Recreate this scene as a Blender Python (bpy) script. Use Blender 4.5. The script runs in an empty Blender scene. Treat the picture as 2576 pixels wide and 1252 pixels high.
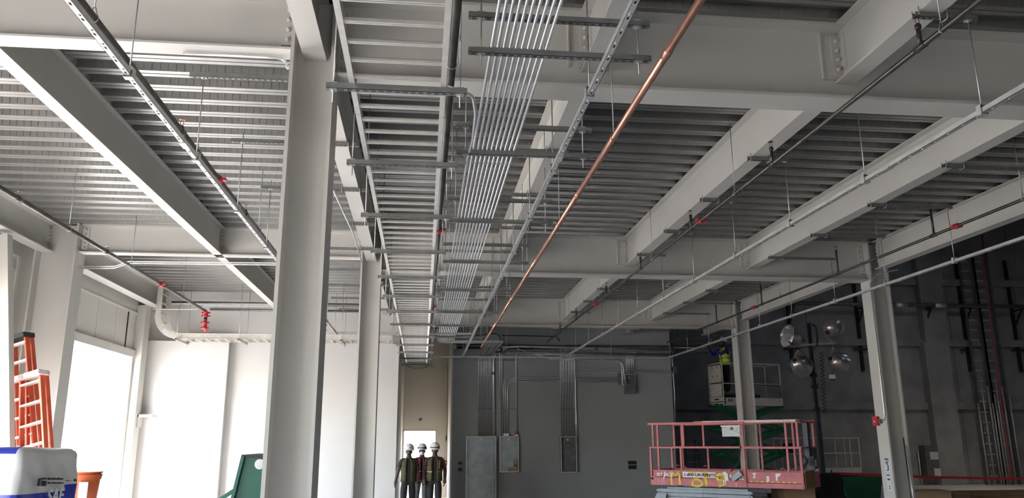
import bpy, bmesh, math, random
from mathutils import Vector, Matrix, Quaternion
random.seed(7)
SC = bpy.context.scene
COL = SC.collection
PI = math.pi
H = 1.80                       # camera height above the slab

# ------------------------------------------------------------------ camera
F_PX, W_PX, H_PX = 1980.7, 2576.0, 1252.0
YAW, PITCH, ROLL = 0.11201, 0.23855, -0.00468
_r = Vector((math.cos(YAW), -math.sin(YAW), 0)); _f = Vector((math.sin(YAW), math.cos(YAW), 0))
FW = _f*math.cos(PITCH) + Vector((0, 0, math.sin(PITCH)))
_u = -_f*math.sin(PITCH) + Vector((0, 0, math.cos(PITCH)))
RT = _r*math.cos(ROLL) + _u*math.sin(ROLL)
UP = -_r*math.sin(ROLL) + _u*math.cos(ROLL)
CAMP = Vector((0, 0, H))
cam = bpy.data.cameras.new('camera'); cam.sensor_fit = 'HORIZONTAL'; cam.sensor_width = 36.0
cam.lens = 36.0*F_PX/W_PX; cam.clip_start = 0.05; cam.clip_end = 500
co = bpy.data.objects.new('camera', cam); COL.objects.link(co)
m4 = Matrix.Identity(4)
for i in range(3):
    m4[i][0] = RT[i]; m4[i][1] = UP[i]; m4[i][2] = -FW[i]; m4[i][3] = CAMP[i]
co.matrix_world = m4
SC.camera = co

def ray(x, y): return FW + RT*((x-W_PX/2)/F_PX) - UP*((y-H_PX/2)/F_PX)
def PY(x, y, Y): d = ray(x, y); return CAMP + d*(Y/d.y)
def PX(x, y, X): d = ray(x, y); return CAMP + d*(X/d.x)
def PZ(x, y, zr): d = ray(x, y); return CAMP + d*(zr/d.z)

# ------------------------------------------------------------------ world, sun, exposure
world = bpy.data.worlds.new('sky'); SC.world = world; world.use_nodes = True
nt = world.node_tree; nt.nodes.clear()
out = nt.nodes.new('ShaderNodeOutputWorld'); bg = nt.nodes.new('ShaderNodeBackground')
sky = nt.nodes.new('ShaderNodeTexSky'); sky.sky_type = 'NISHITA'; sky.sun_disc = False
sky.sun_elevation = math.radians(58); sky.sun_rotation = math.radians(200); sky.air_density = 1.0; sky.dust_density = 3.0
mixw = nt.nodes.new('ShaderNodeMixRGB'); mixw.inputs[0].default_value = 0.62
mixw.inputs[2].default_value = (0.55, 0.56, 0.58, 1)
nt.links.new(sky.outputs[0], mixw.inputs[1]); nt.links.new(mixw.outputs[0], bg.inputs[0])
bg.inputs[1].default_value = 7.5
nt.links.new(bg.outputs[0], out.inputs[0])
sl = bpy.data.lights.new('sun', 'SUN'); sl.energy = 24.0; sl.angle = math.radians(0.6); sl.color = (1.0, 0.94, 0.85)
so = bpy.data.objects.new('sun', sl); COL.objects.link(so)
so.rotation_euler = Vector((0.73, -0.16, -0.66)).to_track_quat('-Z', 'Y').to_euler()
so.location = (-30, 0, 40)
SC.view_settings.view_transform = 'Standard'; SC.view_settings.look = 'None'
SC.view_settings.gamma = 1.0; SC.view_settings.use_curve_mapping = False
SC.view_settings.exposure = 0.3
SC.cycles.max_bounces = 10; SC.cycles.diffuse_bounces = 7; SC.cycles.glossy_bounces = 4
SC.cycles.sample_clamp_indirect = 6.0; SC.cycles.caustics_reflective = False; SC.cycles.caustics_refractive = False
SC.cycles.use_denoising = True

def portal(name, loc, rot, sx, sy):
    l = bpy.data.lights.new(name, 'AREA'); l.shape = 'RECTANGLE'; l.size = sx; l.size_y = sy; l.energy = 1.0
    l.cycles.is_portal = True
    o = bpy.data.objects.new(name, l); COL.objects.link(o); o.location = loc; o.rotation_euler = rot

# ------------------------------------------------------------------ materials
MATS = {}
def mat(name, col, rough=0.5, metal=0.0, var=0.06, scale=6.0, bump=0.0, bscale=60.0, emit=None, spec=0.5, stretch=None):
    m = bpy.data.materials.new(name); m.use_nodes = True; t = m.node_tree; b = t.nodes['Principled BSDF']
    b.inputs['Roughness'].default_value = rough; b.inputs['Metallic'].default_value = metal
    b.inputs['Specular IOR Level'].default_value = spec
    tc = t.nodes.new('ShaderNodeTexCoord')
    src = tc.outputs['Object']
    if stretch:
        mp = t.nodes.new('ShaderNodeMapping'); mp.inputs['Scale'].default_value = stretch
        t.links.new(src, mp.inputs[0]); src = mp.outputs[0]
    n = t.nodes.new('ShaderNodeTexNoise'); n.inputs['Scale'].default_value = scale; n.inputs['Detail'].default_value = 5
    t.links.new(src, n.inputs['Vector'])
    r = t.nodes.new('ShaderNodeMapRange'); r.inputs[1].default_value = 0.3; r.inputs[2].default_value = 0.7
    r.inputs[3].default_value = 1-var; r.inputs[4].default_value = 1+var
    t.links.new(n.outputs['Fac'], r.inputs[0])
    mx = t.nodes.new('ShaderNodeMixRGB'); mx.blend_type = 'MULTIPLY'; mx.inputs[0].default_value = 1.0
    mx.inputs[1].default_value = (*col, 1); t.links.new(r.outputs[0], mx.inputs[2])
    t.links.new(mx.outputs[0], b.inputs['Base Color'])
    if bump > 0:
        n2 = t.nodes.new('ShaderNodeTexNoise'); n2.inputs['Scale'].default_value = bscale; n2.inputs['Detail'].default_value = 3
        t.links.new(src, n2.inputs['Vector'])
        bp = t.nodes.new('ShaderNodeBump'); bp.inputs['Strength'].default_value = bump; bp.inputs['Distance'].default_value = 0.01
        t.links.new(n2.outputs['Fac'], bp.inputs['Height']); t.links.new(bp.outputs[0], b.inputs['Normal'])
    MATS[name] = m
    return m

mat('steel_paint', (0.545, 0.53, 0.495), 0.55, 0, 0.04, 1.5)
mat('drywall', (0.64, 0.625, 0.60), 0.85, 0, 0.03, 1.2, 0.05, 140)
mat('drywall_upper', (0.80, 0.78, 0.75), 0.85, 0, 0.03, 1.2, 0.05, 140)
mat('wall_grey', (0.275, 0.29, 0.293), 0.85, 0, 0.04, 0.9, 0.04, 140)
mat('wall_corridor', (0.68, 0.63, 0.545), 0.85, 0, 0.04, 0.9, 0.04, 140)
mat('panel_paint', (0.56, 0.545, 0.50), 0.7, 0, 0.03, 1.5)
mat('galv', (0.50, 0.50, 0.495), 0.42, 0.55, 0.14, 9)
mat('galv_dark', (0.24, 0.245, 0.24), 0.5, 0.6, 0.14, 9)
mat('emt', (0.74, 0.74, 0.74), 0.30, 0.7, 0.08, 14)
mat('alu', (0.80, 0.765, 0.70), 0.42, 0.6, 0.08, 10)
mat('rod', (0.42, 0.42, 0.42), 0.45, 0.7, 0.1, 20)
mat('iron', (0.045, 0.042, 0.04), 0.38, 0.25, 0.3, 8)
mat('iron_worn', (0.075, 0.068, 0.062), 0.33, 0.4, 0.35, 5)
mat('copper', (0.56, 0.30, 0.215), 0.36, 0.9, 0.14, 7)
mat('brass', (0.26, 0.14, 0.075), 0.4, 0.8, 0.1, 20)
mat('red', (0.52, 0.03, 0.045), 0.45, 0, 0.1, 12)
mat('concrete', (0.25, 0.25, 0.245), 0.9, 0, 0.22, 1.1, 0.15, 30)
mat('slab', (0.52, 0.505, 0.48), 0.75, 0, 0.12, 0.7, 0.1, 40)
mat('ground', (0.46, 0.43, 0.385), 0.95, 0, 0.1, 0.3)
mat('zinc_panel', (0.24, 0.27, 0.29), 0.4, 0.7, 0.16, 4)
mat('zinc_dark', (0.14, 0.145, 0.147), 0.55, 0.5, 0.2, 6)
mat('black', (0.012, 0.012, 0.013), 0.5, 0, 0.2, 12)
mat('rubber', (0.02, 0.02, 0.02), 0.8, 0, 0.2, 12)
mat('lift_red', (0.50, 0.135, 0.15), 0.5, 0, 0.20, 4)
mat('lift_grey', (0.27, 0.31, 0.345), 0.5, 0.1, 0.14, 4)
mat('gunmetal', (0.045, 0.052, 0.068), 0.45, 0.2, 0.2, 8)
mat('lift_cream', (0.52, 0.50, 0.44), 0.55, 0, 0.10, 6)
mat('lift_green', (0.008, 0.095, 0.042), 0.5, 0, 0.15, 6)
mat('white_paint', (0.78, 0.78, 0.77), 0.6, 0, 0.06, 9)
mat('yellow_paint', (0.72, 0.55, 0.05), 0.6, 0, 0.14, 9)
mat('worn_white', (0.70, 0.60, 0.57), 0.65, 0, 0.24, 30)
mat('lamp_shell', (0.46, 0.42, 0.39), 0.30, 0.8, 0.14, 7)
mat('lamp_inner', (0.72, 0.71, 0.70), 0.25, 0.85, 0.05, 7)
mat('plywood', (0.23, 0.135, 0.06), 0.75, 0, 0.3, 3, stretch=(1, 1, 6))
mat('cardboard', (0.36, 0.245, 0.15), 0.85, 0, 0.08, 5)
mat('ladder_orange', (0.62, 0.10, 0.04), 0.45, 0, 0.10, 6)
mat('bucket_orange', (0.60, 0.12, 0.03), 0.45, 0, 0.12, 6)
mat('bag_white', (0.60, 0.60, 0.575), 0.33, 0, 0.08, 5, 0.35, 9)
mat('bag_blue', (0.015, 0.035, 0.33), 0.35, 0, 0.12, 5, 0.3, 9)
mat('print_dark', (0.03, 0.03, 0.045), 0.7)
mat('hopper_green', (0.012, 0.085, 0.055), 0.4, 0, 0.1, 4)
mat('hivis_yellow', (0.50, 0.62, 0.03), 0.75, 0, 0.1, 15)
mat('hivis_backlit', (0.042, 0.039, 0.011), 0.8, 0, 0.12, 15)  # hi-vis yellow with the shade of the backlit men put into the colour
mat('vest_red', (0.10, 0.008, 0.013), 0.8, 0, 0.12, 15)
mat('reflective', (0.22, 0.215, 0.19), 0.5, 0.2, 0.05, 15)  # band tone lowered too, silhouette shade is in the colour
mat('orange_tape', (0.20, 0.06, 0.025), 0.6, 0, 0.05, 15)  # stripe orange darkened for the same backlit look
mat('shirt_black', (0.02, 0.018, 0.018), 0.85, 0, 0.15, 15)
mat('trouser_black', (0.014, 0.013, 0.014), 0.85, 0, 0.15, 15)
mat('trouser_grey', (0.10, 0.098, 0.095), 0.85, 0, 0.1, 15)
mat('shirt_blue', (0.012, 0.025, 0.26), 0.8, 0, 0.15, 15)
mat('shirt_brown', (0.022, 0.014, 0.012), 0.85, 0, 0.15, 15)
mat('skin', (0.065, 0.035, 0.026), 0.6, 0, 0.08, 15)  # skin tone darkened, backlight shade of the figures put into it
mat('helmet_white', (0.62, 0.62, 0.60), 0.35, 0, 0.04, 9)
mat('hose_red', (0.42, 0.06, 0.07), 0.5, 0, 0.08, 9)
mat('sign_white', (0.62, 0.64, 0.68), 0.6, 0, 0.03, 9)

mat('deck_galv', (0.285, 0.28, 0.27), 0.34, 0.70, 0.08, 2.0)

# ------------------------------------------------------------------ mesh helpers
class MB:
    def __init__(s): s.v = []; s.f = []; s.mi = []; s.mats = []; s.cur = 0; s.sm = []
    def use(s, name):
        if name not in s.mats: s.mats.append(name)
        s.cur = s.mats.index(name); return s
    def face(s, idx, smooth=False): s.f.append(tuple(idx)); s.mi.append(s.cur); s.sm.append(smooth)
    def box(s, x0, x1, y0, y1, z0, z1):
        c = Vector(((x0+x1)/2, (y0+y1)/2, (z0+z1)/2))
        return s.obox(c, Vector(((x1-x0)/2, 0, 0)), Vector((0, (y1-y0)/2, 0)), Vector((0, 0, (z1-z0)/2)))
    def obox(s, c, a, b, d):
        c = Vector(c); n = len(s.v)
        for i in (-1, 1):
            for j in (-1, 1):
                for k in (-1, 1): s.v.append(c + a*i + b*j + d*k)
        flip = a.cross(b).dot(d) < 0
        for q in ((0, 1, 3, 2), (4, 6, 7, 5), (0, 4, 5, 1), (2, 3, 7, 6), (0, 2, 6, 4), (1, 5, 7, 3)):
            q = [n+k for k in q]
            s.face(q[::-1] if flip else q)
        return s
    def bar(s, p0, p1, w, h, up=(0, 0, 1)):
        p0 = Vector(p0); p1 = Vector(p1); d = p1-p0; L = d.length; d.normalize(); up = Vector(up)
        sd = d.cross(up)
        if sd.length < 1e-4: sd = d.cross(Vector((0, 1, 0)))
        sd.normalize(); u = sd.cross(d)
        return s.obox((p0+p1)/2, d*(L/2), sd*(w/2), u*(h/2))
    def tube(s, pts, r, n=8, cap=True, closed=False):
        pts = [Vector(p) for p in pts]; m = len(pts); rr = r if isinstance(r, (list, tuple)) else [r]*m
        tang = []
        for i in range(m):
            if closed: t = pts[(i+1) % m]-pts[i-1]
            else: t = pts[min(i+1, m-1)]-pts[max(i-1, 0)]
            tang.append(t.normalized() if t.length > 0 else Vector((0, 0, 1)))
        a = Vector((0, 0, 1)) if abs(tang[0].z) < .9 else Vector((1, 0, 0))
        nrm = (a - tang[0]*a.dot(tang[0])).normalized(); base = len(s.v)
        for i in range(m):
            if i: nrm = (nrm - tang[i]*nrm.dot(tang[i])).normalized()
            b = tang[i].cross(nrm)
            for k in range(n):
                an = 2*PI*k/n; s.v.append(pts[i] + (nrm*math.cos(an) + b*math.sin(an))*rr[i])
        for i in range(m if closed else m-1):
            j = (i+1) % m
            for k in range(n):
                k2 = (k+1) % n
                s.face((base+i*n+k, base+i*n+k2, base+j*n+k2, base+j*n+k), True)
        if cap and not closed:
            s.face([base+k for k in range(n)][::-1]); s.face([base+(m-1)*n+k for k in range(n)])
        return s
    def lathe(s, prof, o, axis=(0, 0, 1), n=14, capa=True):
        o = Vector(o); ax = Vector(axis).normalized()
        a = Vector((1, 0, 0)) if abs(ax.x) < .9 else Vector((0, 1, 0))
        e1 = (a-ax*a.dot(ax)).normalized(); e2 = ax.cross(e1); base = len(s.v); m = len(prof)
        for (r, z) in prof:
            for k in range(n):
                an = 2*PI*k/n; s.v.append(o + ax*z + (e1*math.cos(an)+e2*math.sin(an))*r)
        for i in range(m-1):
            for k in range(n):
                k2 = (k+1) % n; s.face((base+i*n+k, base+i*n+k2, base+(i+1)*n+k2, base+(i+1)*n+k), True)
        if capa:
            s.face([base+k for k in range(n)][::-1]); s.face([base+(m-1)*n+k for k in range(n)])
        return s
    def prism(s, poly, o, e1, e2, e3):
        """polygon (a,b) in plane o+a*e1+b*e2, extruded by vector e3"""
        o = Vector(o); e1 = Vector(e1); e2 = Vector(e2); e3 = Vector(e3); n = len(poly); b0 = len(s.v)
        for (a, b) in poly: s.v.append(o+e1*a+e2*b)
        for (a, b) in poly: s.v.append(o+e1*a+e2*b+e3)
        area = sum(poly[i][0]*poly[(i+1) % n][1]-poly[(i+1) % n][0]*poly[i][1] for i in range(n))
        fl = (e1.cross(e2).dot(e3) * area) > 0
        A = [b0+i for i in range(n)]; B = [b0+n+i for i in range(n)]
        s.face(A[::-1] if fl else A); s.face(B if fl else B[::-1])
        for i in range(n):
            j = (i+1) % n; q = (A[i], A[j], B[j], B[i])
            s.face(q if fl else q[::-1])
        return s
    def add(s, verts, faces, smooth=True):
        b = len(s.v); s.v += [Vector(v) for v in verts]
        for f in faces: s.face([b+i for i in f], smooth)
        return s
    def mesh(s, name, org):
        me = bpy.data.meshes.new(name)
        me.from_pydata([tuple(v-org) for v in s.v], [], s.f)
        me.polygons.foreach_set('material_index', s.mi); me.polygons.foreach_set('use_smooth', s.sm)
        return me
    def build(s, name, mt=None, parent=None, local=False, org=None, label=None, cat=None, group=None, kind=None):
        if parent is not None and not local: org = wloc(parent)
        elif parent is not None: org = Vector((0, 0, 0))
        elif org is None:
            xs = [v.x for v in s.v]; ys = [v.y for v in s.v]; zs = [v.z for v in s.v]
            org = Vector(((min(xs)+max(xs))/2, (min(ys)+max(ys))/2, min(zs)))
        me = s.mesh(name, org)
        names = s.mats if s.mats else [mt]
        for q in names: me.materials.append(MATS[q])
        me.update()
        o = bpy.data.objects.new(name, me); COL.objects.link(o)
        if parent is not None: o.parent = parent
        else: o.location = org
        return tag(o, label, cat, group, kind)
def wloc(o):
    p = Vector(o.location)
    while o.parent is not None: o = o.parent; p = p + Vector(o.location)
    return p
def tag(o, label=None, cat=None, group=None, kind=None):
    if label: o['label'] = label
    if cat: o['category'] = cat
    if group: o['group'] = group
    if kind: o['kind'] = kind
    return o
def thing(name, label, cat, loc=(0, 0, 0), group=None, rz=0.0):
    o = bpy.data.objects.new(name, None); COL.objects.link(o); o.location = loc; o.rotation_euler = (0, 0, rz)
    o.empty_display_size = 0.1
    return tag(o, label, cat, group)
def child_copy(src, parent, loc=(0, 0, 0), rot=None):
    c = src.copy(); COL.objects.link(c); c.parent = parent; c.location = loc
    if rot is not None: c.rotation_euler = rot
    return c
def fillet(pts, r, n=5):
    pts = [Vector(p) for p in pts]; o = [pts[0]]
    for i in range(1, len(pts)-1):
        a, b, c = pts[i-1], pts[i], pts[i+1]; d1 = (a-b); d2 = (c-b); l1, l2 = d1.length, d2.length
        d1.normalize(); d2.normalize(); ang = d1.angle(d2)
        if ang > PI-0.02: o.append(b); continue
        t = min(r/math.tan(ang/2), l1*.49, l2*.49); p1 = b+d1*t; p2 = b+d2*t
        for k in range(n+1):
            q = k/n; o.append(p1*(1-q)**2 + b*2*q*(1-q) + p2*q**2)
    o.append(pts[-1]); return o
ORD = ['first', 'second', 'third', 'fourth', 'fifth', 'sixth', 'seventh', 'eighth', 'ninth', 'tenth', 'eleventh', 'twelfth', 'thirteenth', 'fourteenth', 'fifteenth', 'sixteenth']
def text_mesh(txt, size, bold=0.0, shear=0.0, spacing=1.0):
    cu = bpy.data.curves.new('lettering', 'FONT'); cu.body = txt; cu.size = size; cu.extrude = 0.002; cu.offset = bold
    cu.shear = shear; cu.space_character = spacing; cu.align_x = 'LEFT'
    o = bpy.data.objects.new('lettering', cu); COL.objects.link(o)
    dg = bpy.context.evaluated_depsgraph_get(); me = bpy.data.meshes.new_from_object(o.evaluated_get(dg))
    vs = [v.co.copy() for v in me.vertices]; fs = [tuple(p.vertices) for p in me.polygons]
    bpy.data.objects.remove(o); bpy.data.curves.remove(cu); bpy.data.meshes.remove(me)
    return vs, fs
def put_text(mb, txt, size, o, e1, e2, bold=0.0, shear=0.0, width=None, spacing=1.0):
    vs, fs = text_mesh(txt, size, bold, shear, spacing)
    if not vs: return mb
    o = Vector(o); e1 = Vector(e1).normalized(); e2 = Vector(e2).normalized(); e3 = e1.cross(e2)
    k = 1.0
    if width: k = width/(max(v.x for v in vs)-min(v.x for v in vs))
    return mb.add([o+e1*(v.x*k)+e2*v.y+e3*v.z for v in vs], fs, False)
X_, Y_, Z_ = Vector((1, 0, 0)), Vector((0, 1, 0)), Vector((0, 0, 1))

# ================================================================== THE SETTING
DZ = 3.76+H                                     # underside of the deck ribs
XL, XR = -7.35, 8.95
YB = -9.0
def struct(name, mb, mt, label=None, parent=None):
    o = mb.build(name, mt, parent)
    if parent is None: o['kind'] = 'structure'
    if label: o['label'] = label
    return o
struct('floor', MB().box(-7.6, 31, YB, 33, -0.15, 0), 'slab', 'bare concrete floor slab of the building')
struct('ground', MB().box(-90, 90, -70, 120, -0.4, -0.16), 'ground', 'pale sunlit ground outside the building')

# deck: corrugated sheets, each three ribs wide
ceil = thing('ceiling', 'underside of corrugated galvanized metal floor deck', 'ceiling', (0, 0, DZ)); ceil['kind'] = 'structure'; del ceil['category']
def deck_sheet(L, ribs=3, p=0.345):
    prof = []
    for r in range(ribs):
        y = r*p
        prof += [(y+0, .088), (y+.075, .088), (y+.080, .080), (y+.090, .080), (y+.095, .088), (y+.167, .088), (y+.187, 0), (y+.248, 0), (y+.252, .012), (y+.264, .012), (y+.268, 0), (y+.326, 0), (y+.345, .088)]
    mb = MB(); vs = []; fs = []
    for (y, z) in prof: vs += [Vector((0, y, z)), Vector((L, y, z))]
    for i in range(len(prof)-1): fs.append((2*i, 2*i+2, 2*i+3, 2*i+1))
    mb.add(vs, fs, False)
    # embossed ridges on the web that faces the camera
    nrm = Vector((0, -.088, -.020)).normalized(); dn = Vector((0, .020, -.088)).normalized()
    for r in range(ribs):
        c0_ = Vector((0, r*p+.177, .044)); n = int(L/.082)
        for k in range(n):
            c = c0_ + X_*(.04+k*.082)
            mb.obox(c+nrm*.002, X_*.0045, dn*.033, nrm*.005)
            for q in (-.030, .030): mb.obox(c+X_*.041+dn*q+nrm*.001, X_*.017, dn*.003, nrm*.0035)
    me = mb.mesh('deck_sheet', Vector((0, 0, 0))); me.materials.append(MATS['deck_galv']); return me
XC = -0.985
meL = deck_sheet(XC-XL); meR = deck_sheet(XR-XC)
y = -8.85; k = 0
while y < 23.9:
    for me, x, ok in ((meL, XL, y < 20.6), (meR, XC, True)):
        if not ok: continue
        o = bpy.data.objects.new('deck_sheet', me); COL.objects.link(o); o.parent = ceil
        o.location = (x, y, 0.0 if (k % 2 == 0) else 0.0015)
    y += 1.035; k += 1
MB().box(XL, XR, YB, 25.0, DZ+.095, DZ+.25).build('slab_topping', 'concrete', ceil)
MB().box(XR-.012, XR, YB, 25.0, DZ, DZ+.25).box(XR-.10, XR, YB, 25.0, DZ, DZ+.008).build('edge_angle', 'steel_paint', ceil)

# white furred walls at the left rear
YW = 20.50
ztop = H+2.45
w = MB().box(-7.2, -4.85, YW-.10, YW+.22, 0, ztop); w.box(-4.85, -0.635, YW+.10, YW+.22, 0, ztop)
struct('wall_back', w, 'drywall', 'bright white furred wall below the ladder tray with a vertical step')
struct('wall_back_upper', MB().box(-7.2, -0.635, YW+.23, YW+.42, ztop-.05, DZ+.08), 'drywall_upper', 'white upper wall set back above the furred wall')
struct('wall_corridor_left', MB().box(-0.835, -0.64, YW+.22, 27.0, 0, DZ+.08), 'wall_corridor', 'tan left wall of the narrow corridor')
# end wall of the corridor with the doorway
dw = MB().box(-0.84, -0.60, 27.0, 27.15, 0, DZ).box(0.46, 1.2, 27.0, 27.15, 0, DZ).box(-0.60, 0.46, 27.0, 27.15, H+.335, DZ)
struct('wall_corridor_end', dw, 'wall_corridor', 'tan wall around the bright doorway at the corridor end')
tm = MB().box(-0.62, -0.585, 26.985, 27.17, 0, H+.35).box(0.445, 0.48, 26.985, 27.17, 0, H+.35).box(-0.62, 0.48, 26.985, 27.17, H+.32, H+.35)
struct('trim_1', tm, 'panel_paint', 'pale frame around the bright corridor doorway')
struct('ceiling_corridor', MB().box(-0.84, 1.2, 25.0, 27.15, DZ, DZ+.1), 'wall_grey', 'dark lid of the corridor')
# grey wall with the electrical panels
YG = 24.0; GX0, GX1 = 0.85, 7.67
zs0 = PY(1500, 880, YG).z; zs1 = PY(1500, 867, YG).z
gw = MB().box(GX0, GX1, YG, YG+.15, 0, zs0).box(GX0, GX1, YG, YG+.15, zs1, DZ)
struct('wall_corridor_right', MB().box(GX0, GX0+.15, YG+.15, 27.0, 0, DZ), 'wall_corridor', 'tan right wall of the narrow corridor')
struct('wall_right', gw, 'wall_grey', 'grey wall carrying conduits and electrical panels')
struct('wall_behind', MB().box(GX0+.15, GX1, YG+1.2, YG+1.3, 0, DZ), 'wall_grey', 'wall of the dark room behind the slot')
struct('trim_2', MB().box(GX0-.012, GX0+.03, YG-.012, YG+.03, 0, DZ), 'drywall', 'pale corner bead where the corridor meets the grey wall')
# concrete hall to the right
YC = 31.0
cw = thing('wall_far', 'dark concrete tilt-up wall of the tall hall', 'wall'); cw['kind'] = 'structure'; del cw['category']
xs = [4.0, 9.4, 12.6, 15.8, 19.0, 22.2, 25.4, 28.6, 31.0]
zsr = [0, H+1.25, H+3.9, H+6.5, 12.0]
for i in range(len(xs)-1):
    for j in range(len(zsr)-1):
        MB().box(xs[i]+.01, xs[i+1]-.01, YC, YC+.2, zsr[j]+.012, zsr[j+1]-.012).build('concrete_panel', 'concrete', cw)
MB().box(4, 31, YC+.03, YC+.3, 0, 12).build('joint_fill', 'black', cw)
for i, z in enumerate((H+3.9, H+6.5, H+1.3)):
    MB().box(9, 31, YC-.16, YC, z-.14, z+.14).build('ledge', 'concrete', cw)
pl = PY(2345, 900, YC)
MB().box(pl.x-.55, pl.x+.55, YC-.40, YC, 0, H+3.9).box(pl.x-.42, pl.x+.62, YC-.36, YC, H+3.9, 12).build('pilaster', 'concrete', cw)
struct('wall_hall_right', MB().box(31, 31.2, YB, 31.2, 0, 12), 'concrete')
struct('wall_hall_front', MB().box(8.95, 31.2, YB-.2, YB, 0, 12), 'concrete')
hc_ = MB(); sky_y = [9.0, 20.0]; yprev = YB  # two unseen roof openings added to brighten the dark hall
for sy in sky_y:
    hc_.box(XR, 31.2, yprev, sy, 12, 12.2).box(XR, 17.6, sy, sy+1.2, 12, 12.2).box(19.4, 31.2, sy, sy+1.2, 12, 12.2); yprev = sy+1.2
    portal('added_skylight_portal', (18.5, sy+.6, 12.25), (0, 0, 0), 1.8, 1.2)
hc_.box(XR, 31.2, yprev, 31.2, 12, 12.2)
struct('ceiling_hall', hc_.box(-0.9, XR, 25.0, 31.2, DZ+.25, DZ+.4).box(XR-.1, XR, YB, 31.2, DZ+.25, 12), 'concrete')
struct('wall_hall_left', MB().box(1.2, 4.0, 27.15, 31.2, 0, DZ+.3), 'concrete')

# left facade: panels, lintel, jambs, openings
XF = -6.95
lw = MB()
ZHEAD = H+1.97
OP = [(16.38, 19.75), (7.6, 12.7), (0.2, 4.9)]
edges = [20.95]
for (a, b) in OP:
    lw.box(XF-.15, XF, b, edges[-1], 0, DZ); edges.append(a)
    lw.box(XF-.15, XF, a, b, ZHEAD+.16, DZ)
lw.box(XF-.15, XF, YB, edges[-1], 0, DZ)
struct('wall_left', lw, 'panel_paint', 'painted left facade above and between the bright openings')
i = 0
for (a, b) in OP:
    i += 1
    fr = MB().box(XF-.17, XF+.07, a-.10, b+.10, ZHEAD, ZHEAD+.175)
    fr.box(XF-.17, XF+.05, a-.10, a+.012, 0, ZHEAD).box(XF-.17, XF+.05, b-.012, b+.09, 0, ZHEAD)
    o = struct('window_%d' % i, fr, 'panel_paint')
    o['label'] = ['pale steel frame of the blown-out opening next to the white wall', 'pale steel frame of the opening left of the ladders', 'pale frame of an opening out of sight at the left', 'pale frame of the rearmost left opening'][i-1]
    portal('daylight_portal', (XF-.2, (a+b)/2, ZHEAD/2), (0, -PI/2, 0), ZHEAD, b-a)
portal('daylight_portal', (-0.07, 27.2, 1.06), (-PI/2, 0, 0), 1.06, 2.1)
# unseen loading door behind the camera, added for extra daylight
struct('wall_front', MB().box(XF-.15, 2.0, YB-.15, YB, 0, DZ).box(5.0, 8.95, YB-.15, YB, 0, DZ).box(2.0, 5.0, YB-.15, YB, 2.1, DZ), 'panel_paint')
portal('daylight_portal', (3.5, YB-.2, 1.05), (PI/2, 0, 0), 3.0, 2.1)
struct('wall_hall_divide', MB().box(8.95, 9.1, YB, 3.0, 0, DZ), 'concrete')
# panel joints and recess trims on the facade above the opening
tr = MB()
for yy in (16.35, 17.55, 18.6): tr.box(XF, XF+.006, yy, yy+.03, ZHEAD+.17, H+3.18)
tr.box(XF, XF+.02, 16.2, 20.2, H+3.02, H+3.06)
tr.box(XF, XF+.02, 13.05, 14.1, H+3.10, H+3.14).box(XF, XF+.02, 13.05, 14.1, H+2.86, H+2.89).box(XF, XF+.03, 13.98, 14.08, 0, H+3.1)
struct('trim_3', tr, 'panel_paint', 'thin joint lines on the facade panels')
struct('trim_4', MB().box(XF, XF+.012, 19.28, 19.34, ZHEAD+.17, H+3.0), 'black', 'dark vertical gap beside the corner post above the opening')

# ================================================================== STEEL FRAME
def ipoly(bf, d, tf, tw):
    b, w = bf/2, tw/2
    return [(-b, 0), (b, 0), (b, tf), (w, tf), (w, d-tf), (b, d-tf), (b, d), (-b, d), (-b, d-tf), (-w, d-tf), (-w, tf), (-b, tf)]
def ibeam_y(x, y0, y1, zb, zt, bf, tf=.018, tw=.012):
    return MB().prism(ipoly(bf, zt-zb, tf, tw), (x, y0, zb), X_, Z_, Y_*(y1-y0))
def ibeam_x(y, x0, x1, zb, zt, bf, tf=.028, tw=.018):
    return MB().prism(ipoly(bf, zt-zb, tf, tw), (x0, y, zb), Y_, Z_, X_*(x1-x0))
_bolt = MB().lathe([(.022, 0), (.022, .012), (.017, .012), (.017, .028), (.009, .030), (.009, .046)], (0, 0, 0), (0, 0, 1), 6).build('bolt', 'steel_paint')
_bolt_me = _bolt.data; bpy.data.objects.remove(_bolt)
def bolts(parent, pts, axis):
    q = Vector(axis).to_track_quat('Z', 'Y').to_euler()
    pw = wloc(parent)
    for p in pts:
        o = bpy.data.objects.new('bolt', _bolt_me); COL.objects.link(o); o.parent = parent
        o.location = Vector(p)-pw; o.rotation_euler = q
GR = [6.39, 14.31, 21.08]
CXR = 8.785
BX = [1.44, 3.835, 6.26]
place = ['nearest', 'middle', 'farthest']
# columns
def column_web_y(x, y, d, bf, name_label, zt=DZ, tf=.03, tw=.02, group='steel columns'):
    mb = MB().prism([(-d/2, -bf/2), (-d/2+tf, -bf/2), (-d/2+tf, -tw/2), (d/2-tf, -tw/2), (d/2-tf, -bf/2), (d/2, -bf/2), (d/2, bf/2), (d/2-tf, bf/2), (d/2-tf, tw/2), (-d/2+tf, tw/2), (-d/2+tf, bf/2), (-d/2, bf/2)], (x, y, .02), X_, Y_, Z_*(zt-.03))
    o = mb.build('steel_column', 'steel_paint', None, label=name_label, cat='column', group=group)
    b = MB().box(x-d/2-.06, x+d/2+.06, y-bf/2-.04, y+bf/2+.04, 0, .025).build('base_plate', 'steel_paint', o)
    bolts(b, [(x+sx*(d/2+.03), y+sy*(bf/2), .02) for sx in (-1, 1) for sy in (-1, 1)], (0, 0, 1))
    return o
c1 = column_web_y(XC, GR[0], .366, .37, 'large pale wide-flange column nearest the camera left of centre')
c2 = column_web_y(XC, GR[1], .366, .37, 'pale wide-flange column standing just right of and behind the big front column')
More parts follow.
